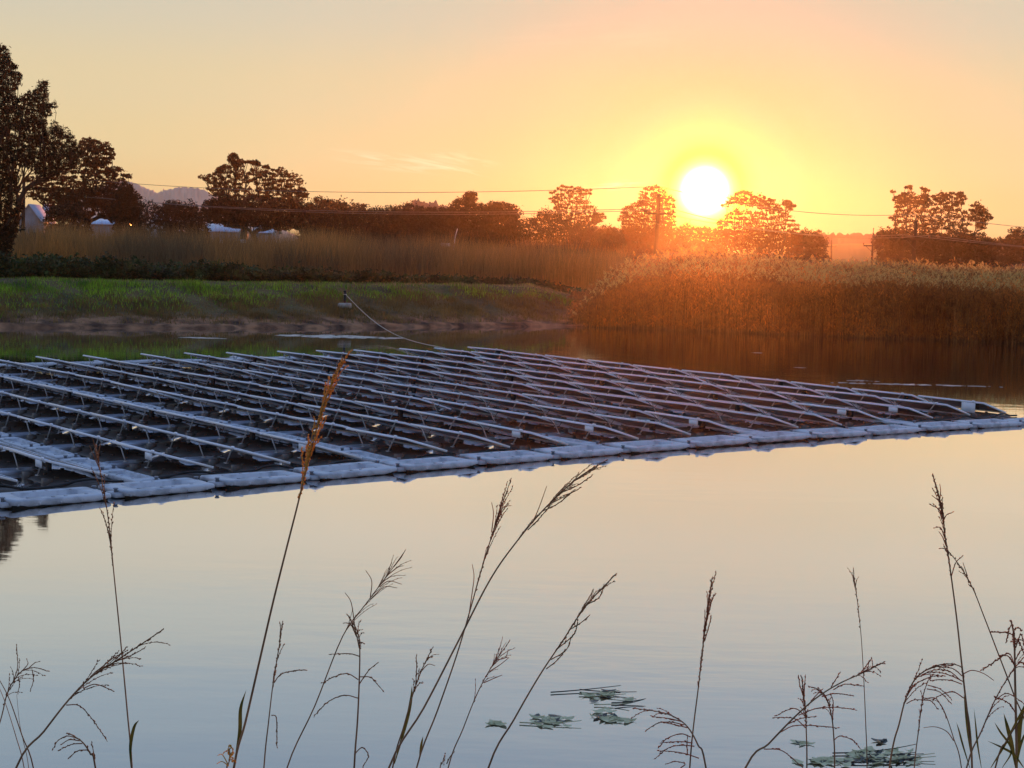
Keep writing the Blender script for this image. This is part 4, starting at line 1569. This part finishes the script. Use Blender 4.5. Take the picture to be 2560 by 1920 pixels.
def seeds_on(bb, P, r, step, length, rad, spread, mi=0):
    """small pointed seeds hugging a stem"""
    seg = np.linalg.norm(np.diff(P, axis=0), axis=1)
    s_ = np.concatenate([[0], np.cumsum(seg)])
    n = max(2, int(s_[-1] / step))
    pos = np.linspace(0, s_[-1], n) + r.normal(size=n) * step * .3
    pos = np.clip(pos, 0, s_[-1])
    C = np.stack([np.interp(pos, s_, P[:, k]) for k in range(3)], 1)
    T = np.stack([np.interp(np.clip(pos + step, 0, s_[-1]), s_, P[:, k]) - np.interp(np.clip(pos - step, 0, s_[-1]), s_, P[:, k]) for k in range(3)], 1)
    T /= np.linalg.norm(T, axis=1)[:, None] + 1e-9
    for k in range(n):
        d = T[k] + rand_dirs(1, r)[0] * spread
        d /= np.linalg.norm(d)
        a = np.cross(d, rand_dirs(1, r)[0])
        a /= np.linalg.norm(a) + 1e-9
        e = np.cross(d, a)
        L = length * r.uniform(.7, 1.3)
        rr = rad * r.uniform(.7, 1.3)
        c = C[k] + d * L * .35 + a * rr * .8
        V = [c - d * L / 2, c + a * rr, c + e * rr, c - a * rr, c - e * rr, c + d * L / 2]
        bb.add(V, np.array([[0, 2, 1], [0, 3, 2], [0, 4, 3], [0, 1, 4], [5, 1, 2], [5, 2, 3], [5, 3, 4], [5, 4, 1]]), mi)


def stalk(label, path, D, head=None, br=(), leaves=(), rad=.0018, seedm='seed', dens=1., strands=0, fan=.03, seed=0, name='grass_stalk', twig=.0009, hr=.0016):
    r = np.random.default_rng(seed + 500)
    P = to3d(path, D)
    wob = np.linspace(0, 1, len(P)) * r.uniform(-.12, .12)
    P = np.array([CAM + (p - CAM) * (1 + w_ / D) for p, w_ in zip(P, wob)])
    # carry the stem on down to the bank
    d0 = P[0] - P[1]
    d0 = d0 / np.linalg.norm(d0)
    d0 = d0 * .6 + np.array([0, 0, -1]) * .6
    d0 /= np.linalg.norm(d0)
    q = P[0].copy()
    for _ in range(60):
        if q[2] <= float(ground_z(q[0], q[1])):
            break
        q = q + d0 * .03
    base = q - np.array([0, 0, .02])
    S = smooth_path(np.vstack([base, (base + P[0]) / 2 + .02 * d0, P]), 5) - base
    root = thing(name, label, 'grass', tuple(base), 0, 'grass stalks on the near bank')
    st = MB()
    st.tube(S, np.linspace(rad * 1.5, rad * .55, len(S)), 5)
    st.build('stem', M['stalk'], root, True)
    hd = MB()
    used = False
    seg = np.linalg.norm(np.diff(S, axis=0), axis=1)
    cum = np.concatenate([[0], np.cumsum(seg)])
    if head:
        vis_len = np.linalg.norm(np.diff(P, axis=0), axis=1).sum()
        h0 = cum[-1] - vis_len * (1 - head)
        ss = np.linspace(h0, cum[-1], 24)
        Hh = np.stack([np.interp(ss, cum, S[:, k]) for k in range(3)], 1)
        seeds_on(hd, Hh, r, .0045 / dens, .008, hr, .45)
        L = cum[-1] - h0
        for k in range(strands):
            f0 = r.uniform(0, .75)
            l_ = L * r.uniform(.22, .42)
            i0 = int(f0 * 23)
            dirn_ = Hh[min(23, i0 + 2)] - Hh[max(0, i0 - 1)]
            dirn_ /= np.linalg.norm(dirn_)
            sd = np.cross(dirn_, [0, 1, 0]) * r.choice([-1, 1])
            t_ = np.linspace(0, 1, 7)[:, None]
            B_ = Hh[i0] + dirn_ * l_ * t_ + sd * (fan * r.uniform(.4, 1.2)) * t_ ** 1.5 + np.array([0, .02, 0]) * r.normal() * t_ - np.array([0, 0, .012]) * t_ ** 3
            hd.tube(B_, np.linspace(twig, twig * .5, 7), 4, cap=False)
            seeds_on(hd, B_[1:], r, .0055 / dens, .007, hr * .85, .4)
        used = True
    for bq in br:
        pts_, sd_ = (bq, 1) if not isinstance(bq, tuple) else bq
        B_ = smooth_path(to3d(pts_, D), 5) - base
        h2 = MB()
        h2.tube(B_, np.linspace(twig * 1.5, twig * .8, len(B_)), 4)
        if sd_:
            seeds_on(h2, B_[len(B_) // 4:], r, .005 / dens, .0075, hr * .9, .3)
        h2.build('side_spike', M[seedm], root)
    if used:
        hd.build('seed_head', M[seedm], root)
    for lf, wd in leaves:
        B_ = smooth_path(to3d(lf, D), 6) - base
        lb = MB()
        n = len(B_)
        T = np.gradient(B_, axis=0)
        sdv = np.cross(T, [0, 1, .25])
        sdv /= np.linalg.norm(sdv, axis=1)[:, None] + 1e-9
        ww = wd * np.sin(np.linspace(.25, math.pi, n))[:, None] * .5
        up = np.cross(sdv, T)
        up /= np.linalg.norm(up, axis=1)[:, None] + 1e-9
        V = np.concatenate([B_ - sdv * ww, B_ + up * ww * .35, B_ + sdv * ww])
        lb.add(V, np.vstack([np.array([[i, i + 1, n + i + 1, n + i], [n + i, n + i + 1, 2 * n + i + 1, 2 * n + i]]) for i in range(n - 1)]))
        lb.build('leaf', M['blade'], root, True)
    return root


stalk('tall thin stalk at the left whose frayed pink brown tip crosses the walkway', [(285, 1659), (275, 1540), (262, 1400), (246, 1240), (235, 1130), (222, 1050), (207, 965)], 3.7, .62, [([(214, 1010), (203, 985), (193, 962)], 0), ([(212, 1000), (206, 970), (200, 945)], 0), ([(214, 1005), (213, 980), (217, 958)], 0)],
      [([(283, 1659), (282, 1610), (290, 1570), (301, 1555)], .008)], .0017, 'seed', 1.0, 6, .012, 1)
stalk('stout stalk arching right with drooping dark spikes at the lower left', [(35, 1659), (95, 1580), (150, 1510), (200, 1460), (250, 1428), (300, 1395), (352, 1360)], 3.5, .42,
      [[(195, 1462), (215, 1445), (243, 1437)], [(215, 1445), (240, 1425), (262, 1412)], [(180, 1487), (205, 1478), (232, 1487), (243, 1492)], [(143, 1523), (170, 1524), (195, 1548), (230, 1598)], [(250, 1428), (285, 1415), (312, 1400)]], (), .0021, 'seed', 1.1, 10, .03, 2)
stalk('drooping feathery panicle at the far left edge', [(-30, 1640), (0, 1560), (15, 1500), (30, 1470), (50, 1448), (75, 1442), (103, 1450)], 4.1, .45,
      [[(30, 1468), (38, 1440), (36, 1395)], [(45, 1452), (60, 1435), (58, 1425)], [(60, 1445), (75, 1432), (82, 1430)], [(40, 1462), (42, 1480), (38, 1497)], [(70, 1448), (72, 1470), (66, 1490)]], (), .0015, 'seed', .8, 8, .03, 3)
stalk('bare stem leaning left in the bottom left corner', [(72, 1659), (48, 1590), (20, 1510), (-6, 1460)], 3.9, None, (), (), .0016, seed=4)
stalk('thin bare stem crossing low in the bottom left corner', [(52, 1659), (34, 1590), (12, 1520), (-8, 1470)], 4.2, None, (), (), .0013, seed=5)
stalk('faint short stem in the bottom left corner beside the arching stalk', [(62, 1659), (50, 1600), (42, 1560), (36, 1500)], 4.3, None, (), (), .0009, seed=55)
stalk('low curled head with combed spikes at the bottom left', [(206, 1659), (196, 1630), (180, 1605), (163, 1592), (148, 1584)], 3.4, .35,
      [[(165, 1594), (145, 1590), (125, 1600), (116, 1616)], [(172, 1600), (150, 1598), (135, 1606)], [(178, 1606), (155, 1608), (128, 1620)], [(188, 1620), (168, 1622), (148, 1637)], [(205, 1655), (203, 1630), (198, 1605)]], (), .0018, 'seed', 1.1, 0, .02, 6)
stalk('tallest golden plume glowing in front of the solar panels', [(505, 1659), (530, 1560), (560, 1430), (590, 1300), (620, 1180), (643, 1090), (665, 1000), (690, 905), (715, 830), (740, 776)], 3.6, .66,
      [[(648, 1072), (654, 1020), (652, 968)], [(652, 1050), (664, 1010), (668, 990)], [(668, 990), (684, 945), (697, 905)]], [([(508, 1640), (518, 1580), (520, 1530), (532, 1490)], .009)], .0023, 'seed_gold', 1.6, 16, .014, 7, hr=.0022)
stalk('short dark spike beside the golden plume stem with one arching side leaf', [(570, 1659), (580, 1560), (590, 1475), (600, 1415), (610, 1345)], 3.8, .55,
      [([(592, 1475), (605, 1458), (628, 1450), (660, 1447)], 1), ([(586, 1545), (596, 1548), (598, 1575), (598, 1612)], 1)], (), .0016, 'seed', 1.6, 6, .008, 8)
stalk('leaning stalk with a feathery pale head left of centre', [(620, 1659), (680, 1525), (740, 1375), (790, 1305), (835, 1245), (875, 1190)], 4.0, .60,
      [([(800, 1290), (803, 1255), (790, 1232)], 0), ([(765, 1340), (758, 1300), (745, 1280)], 0), ([(800, 1295), (830, 1268), (858, 1270)], 0), ([(820, 1268), (840, 1255), (868, 1262)], 0), ([(840, 1240), (860, 1225), (872, 1222)], 0), ([(850, 1225), (866, 1205), (872, 1195)], 0)], (), .0016, 'seed', .55, 12, .028, 9, hr=.0010)
stalk('upright stalk with whorls of bent dark side spikes left of centre', [(765, 1659), (772, 1560), (776, 1470), (777, 1400), (772, 1365), (760, 1340)], 3.6, .80,
      [[(777, 1418), (755, 1412), (716, 1413)], [(774, 1468), (750, 1455), (722, 1462), (697, 1475)], [(776, 1478), (795, 1450), (815, 1432)], [(777, 1462), (800, 1463), (815, 1478), (828, 1493)], [(773, 1508), (745, 1502), (710, 1515), (679, 1546)], [(765, 1630), (782, 1615), (796, 1632), (785, 1655)], [(770, 1375), (758, 1350), (744, 1345)], [(776, 1400), (768, 1365), (752, 1330)], [(774, 1390), (765, 1345), (768, 1332)]], (), .0019, 'seed', 1.0, 5, .012, 10)
stalk('long bowed stalk reaching up right to the walkway at centre', [(840, 1659), (915, 1530), (990, 1385), (1060, 1250), (1120, 1165), (1180, 1095), (1245, 1035), (1310, 994)], 3.7, .68,
      [([(1150, 1130), (1165, 1095), (1181, 1050)], 0), [(1185, 1090), (1215, 1075), (1252, 1055)], [(1210, 1065), (1245, 1050), (1278, 1028)], [(1170, 1105), (1205, 1088), (1240, 1060)], [(1235, 1042), (1270, 1022), (1290, 1008)], [(1140, 1145), (1165, 1120), (1190, 1090)]], (), .0021, 'seed', 1.2, 10, .012, 11)
stalk('slender stalk with a reddish tuft crossing the long bowed stalk', [(900, 1659), (945, 1535), (985, 1420), (1015, 1320), (1040, 1230), (1068, 1140), (1090, 1075), (1104, 1035)], 3.9, .62,
      [([(1012, 1335), (1020, 1280), (1024, 1245), (1020, 1219)], 0), ([(1062, 1150), (1066, 1110), (1062, 1085)], 0), ([(1080, 1110), (1088, 1095), (1105, 1092)], 0)], [([(906, 1640), (910, 1610), (914, 1590)], .006)], .0017, 'seed_red', .9, 10, .012, 12)
stalk('dark short head close to the foot of the long bowed stalk', [(848, 1659), (872, 1570), (892, 1500), (912, 1445), (934, 1400)], 3.8, .58, [([(898, 1480), (900, 1440), (899, 1418)], 1), ([(910, 1450), (925, 1435), (940, 1438)], 0)], [([(852, 1650), (878, 1560), (888, 1510), (890, 1480)], .008)], .0017, 'seed', 1.0, 7, .012, 13)
stalk('small feathery head leaning right below the crossing stalks', [(968, 1659), (1000, 1575), (1030, 1500), (1062, 1440), (1100, 1386)], 4.0, .5, [([(1058, 1450), (1080, 1436), (1100, 1420)], 0), ([(1045, 1475), (1068, 1465), (1085, 1458)], 0), ([(1075, 1425), (1092, 1420), (1098, 1402)], 0)], (), .0015, 'seed_red', .8, 10, .018, 14, hr=.0012)
stalk('stalk leaning right with a dark split seed head right of centre', [(1055, 1659), (1110, 1555), (1165, 1460), (1215, 1385), (1265, 1310), (1330, 1240)], 3.6, .58,
      [[(1190, 1425), (1222, 1405), (1235, 1375)], [(1200, 1405), (1240, 1370), (1248, 1340)], [(1228, 1362), (1255, 1345), (1272, 1330)], [(1270, 1305), (1295, 1290), (1305, 1265)], [(1180, 1445), (1205, 1425), (1220, 1405)]], (), .002, 'seed', 1.3, 6, .012, 15)
stalk('straight upright stalk with a narrow red brown spike right of centre', [(1490, 1659), (1498, 1570), (1508, 1490), (1518, 1400), (1528, 1320), (1538, 1248)], 3.7, .42, [([(1527, 1340), (1537, 1300), (1541, 1288)], 1), ([(1522, 1385), (1532, 1350), (1536, 1330)], 1)], (), .0016, 'seed_red', 1.5, 8, .008, 16)
stalk('bent stalk hanging left with combed spikes right of the leaf litter', [(1525, 1659), (1508, 1610), (1485, 1570), (1455, 1548), (1420, 1537), (1370, 1530)], 3.5, .50,
      [[(1470, 1558), (1445, 1552), (1410, 1548)], [(1478, 1566), (1450, 1560), (1422, 1562), (1396, 1577)], [(1485, 1572), (1460, 1566), (1430, 1560)], [(1492, 1592), (1470, 1585), (1440, 1596), (1423, 1615)], [(1496, 1605), (1470, 1602), (1430, 1604)], [(1500, 1612), (1475, 1610), (1445, 1615), (1417, 1637)], [(1510, 1638), (1480, 1628), (1450, 1623), (1425, 1622)], [(1485, 1630), (1484, 1610), (1485, 1590)], [(1470, 1659), (1480, 1650), (1460, 1645), (1440, 1650)]], (), .0018, 'seed_red', 1.0, 3, .012, 17)
stalk('long reddish stalk leaning far right with side spikes at the lower right', [(1610, 1659), (1660, 1607), (1710, 1555), (1760, 1510), (1810, 1478), (1860, 1455), (1908, 1431)], 3.6, .80,
      [[(1725, 1545), (1765, 1530), (1806, 1528), (1847, 1533)], [(1795, 1485), (1805, 1468), (1813, 1455)], [(1860, 1452), (1872, 1437), (1882, 1425)], ([(1800, 1490), (1825, 1478), (1862, 1482)], 1), ([(1775, 1505), (1805, 1498), (1840, 1503)], 1), [(1700, 1565), (1730, 1552), (1760, 1548)], ([(1685, 1582), (1720, 1567), (1790, 1570), (1808, 1573)], 1), ([(1650, 1618), (1690, 1622), (1735, 1659)], 1), ([(1745, 1525), (1760, 1505), (1775, 1492)], 1)], (), .002, 'seed_red', 1.1, 10, .014, 18)
stalk('upright stalk topped by a stiff brush of spikes at the lower right', [(1743, 1659), (1742, 1590), (1740, 1540), (1735, 1500), (1732, 1462)], 3.8, .40, [[(1737, 1510), (1728, 1480), (1725, 1460)], [(1737, 1510), (1738, 1480), (1740, 1460)], [(1740, 1548), (1720, 1531), (1698, 1535), (1676, 1547)], [(1740, 1572), (1718, 1553), (1690, 1550), (1672, 1550)]], (), .0016, 'seed_red', 1.3, 6, .008, 19)
stalk('curled over stalk beside the brush topped one at the lower right', [(1803, 1659), (1801, 1590), (1796, 1545), (1784, 1505), (1765, 1488), (1748, 1483)], 3.8, .50, [[(1795, 1540), (1786, 1510), (1772, 1496)], [(1798, 1560), (1800, 1520), (1795, 1500)], ([(1800, 1600), (1815, 1590), (1840, 1598), (1856, 1613)], 1)], (), .0016, 'seed_red', 1.2, 6, .012, 20)
stalk('thin straight stalk with a faint wispy tip at the lower right', [(1873, 1659), (1870, 1560), (1865, 1450), (1858, 1350), (1843, 1230)], 4.0, .70, [([(1850, 1280), (1845, 1260), (1842, 1245)], 0)], (), .0013, 'seed', .7, 4, .006, 21)
stalk('tall stalk at the right with a knotted reddish head against the pale water', [(2100, 1659), (2094, 1580), (2085, 1500), (2076, 1420), (2066, 1330), (2052, 1225), (2042, 1160), (2034, 1100), (2015, 1026)], 3.6, .66,
      [([(2034, 1105), (2030, 1085), (2013, 1070)], 0), ([(2036, 1120), (2028, 1100), (2012, 1092)], 1), ([(2038, 1125), (2045, 1112), (2056, 1108)], 1), ([(2040, 1160), (2032, 1140), (2020, 1140)], 1), ([(2044, 1180), (2036, 1160), (2028, 1148)], 0), ([(2030, 1080), (2032, 1060), (2030, 1045)], 0), ([(2048, 1195), (2040, 1185), (2032, 1185)], 1), ([(2055, 1245), (2065, 1215), (2078, 1203)], 1), ([(2082, 1455), (2100, 1448), (2125, 1455), (2147, 1470)], 0)],
      [([(2100, 1640), (2094, 1590), (2088, 1540), (2082, 1500)], .010)], .002, 'seed_red', 1.1, 7, .008, 22)
stalk('long stalk leaning left across the right side to meet the knotted head', [(2225, 1600), (2190, 1500), (2153, 1403), (2125, 1330), (2101, 1270), (2073, 1222), (2045, 1186)], 3.9, .72, [([(2090, 1245), (2085, 1230), (2080, 1215)], 0)], (), .0016, 'seed', .9, 3, .006, 23)
stalk('arching stalk with a shaggy red brown head drooping right', [(1924, 1640), (1942, 1565), (1956, 1511), (1977, 1467), (2009, 1443), (2045, 1434), (2075, 1440), (2082, 1462)], 3.7, .40,
      [[(1958, 1505), (1975, 1480), (2010, 1462), (2040, 1460)], [(2075, 1470), (2050, 1450), (2015, 1448), (1985, 1462)], [(2080, 1472), (2055, 1460), (2025, 1452), (1998, 1454)], [(2078, 1478), (2055, 1470), (2030, 1468), (2010, 1470)], [(2060, 1436), (2040, 1440), (2025, 1446)], [(2078, 1460), (2060, 1445), (2040, 1442)], ([(2082, 1508), (2060, 1495), (2035, 1500), (2015, 1512)], 1)], (), .0017, 'seed_red', 1.2, 6, .02, 24)
stalk('thin stalk with bent spikes under the shaggy drooping head', [(1975, 1659), (1984, 1580), (1993, 1511), (2001, 1480), (2012, 1458)], 3.9, .35,
      [[(1996, 1510), (2020, 1508), (2036, 1530), (2044, 1550)], [(1996, 1512), (2012, 1515), (2026, 1532)], [(2002, 1488), (2030, 1495), (2055, 1520)], [(1958, 1520), (1975, 1512), (2000, 1512)], [(2004, 1480), (2030, 1488), (2055, 1510)]], (), .0014, 'seed_red', .9, 3, .01, 25)
stalk('dark stem bending left between the shaggy head and the tall right stalk', [(2077, 1659), (2060, 1595), (2041, 1539), (2025, 1515), (1997, 1507)], 4.0, None, [([(2060, 1600), (2045, 1580), (2020, 1570), (1995, 1572)], 0)], (), .0013, seed=26)
stalk('knotty rust coloured head with curled spikes at the right edge', [(2196, 1659), (2195, 1560), (2193, 1470), (2192, 1410), (2190, 1370), (2184, 1342)], 3.7, .80,
      [[(2190, 1372), (2170, 1366), (2141, 1366)], [(2192, 1440), (2180, 1412), (2155, 1425), (2122, 1447)], [(2193, 1440), (2178, 1418), (2160, 1415)], [(2194, 1400), (2205, 1370), (2213, 1395)], [(2194, 1440), (2206, 1430), (2220, 1450)], [(2184, 1350), (2178, 1365), (2174, 1385)], [(2194, 1425), (2205, 1405), (2220, 1400)], [(2196, 1545), (2180, 1520), (2150, 1505)], [(2193, 1380), (2200, 1385), (2208, 1400), (2212, 1412)]],
      [([(2196, 1659), (2200, 1600), (2206, 1550), (2225, 1500)], .012), ([(2194, 1659), (2186, 1610), (2176, 1570), (2168, 1540)], .010)], .003, 'seed_red', 1.5, 8, .016, 27, hr=.0022)
stalk('diagonal stem rising right across the bottom right corner', [(2088, 1659), (2120, 1580), (2153, 1505), (2189, 1447), (2225, 1405)], 3.8, .25, [[(2150, 1512), (2175, 1498), (2205, 1515), (2222, 1530)], [(2186, 1452), (2200, 1440), (2222, 1445)]], (), .0018, 'seed_red', .8, 3, .01, 28)
stalk('broad green blade clump in the bottom right corner', [(2150, 1659), (2175, 1600), (2200, 1560), (2230, 1510)], 3.4, None, (),
      [([(2120, 1659), (2112, 1610), (2108, 1570), (2104, 1530)], .004), ([(2165, 1659), (2185, 1620), (2160, 1580), (2148, 1560)], .005), ([(2140, 1659), (2170, 1610), (2195, 1560), (2235, 1480)], .006), ([(2212, 1659), (2190, 1630), (2165, 1615), (2132, 1600)], .006), ([(2095, 1659), (2080, 1610), (2072, 1580), (2066, 1560)], .004), ([(2196, 1659), (2202, 1620), (2212, 1590), (2226, 1570)], .006)], .0017, seed=29)
stalk('small pale fluffy head low beside the golden plume stem', [(488, 1680), (492, 1655), (497, 1635), (494, 1612)], 3.5, .5, [([(492, 1650), (480, 1630), (470, 1632)], 0), ([(494, 1655), (480, 1645), (468, 1650)], 0), ([(496, 1640), (503, 1622), (499, 1612)], 1)], (), .0018, 'plume', 1.6, 8, .012, 30, hr=.0022)
stalk('tip of a low spike poking up at the bottom near the small feathery head', [(948, 1680), (955, 1650), (961, 1630)], 3.6, .9, [([(965, 1650), (972, 1635), (980, 1626)], 1)], (), .0015, 'seed', 1.0, 2, .006, 31)

# ------------------------------------------------------------------ evening haze
hz = MB()
hz.box((0, 215, 9.2), (640, 590, 24.6))
hm = bpy.data.materials.new('evening_haze')
hm.use_nodes = True
hn = hm.node_tree
hn.nodes.clear()
ho = nd(hn, 'ShaderNodeOutputMaterial')
pv = nd(hn, 'ShaderNodeVolumePrincipled')
pv.inputs['Color'].default_value = (.95, .80, .72, 1)
pv.inputs['Density'].default_value = .00016
pv.inputs['Anisotropy'].default_value = .905
hn.links.new(pv.outputs[0], ho.inputs['Volume'])
HAZE = hz.build('haze', hm)
tag(HAZE, 'thin warm evening haze over the pond and fields', 'haze', kind='stuff')

# ------------------------------------------------------------------ render settings
SC.view_settings.view_transform = 'Standard'
SC.view_settings.look = 'None'
SC.view_settings.exposure = 0
SC.view_settings.gamma = 1
SC.render.engine = 'CYCLES'
cy = SC.cycles
cy.use_denoising = True
cy.max_bounces = 6
cy.diffuse_bounces = 2
cy.glossy_bounces = 3
cy.transmission_bounces = 4
cy.volume_bounces = 0
cy.sample_clamp_indirect = 4
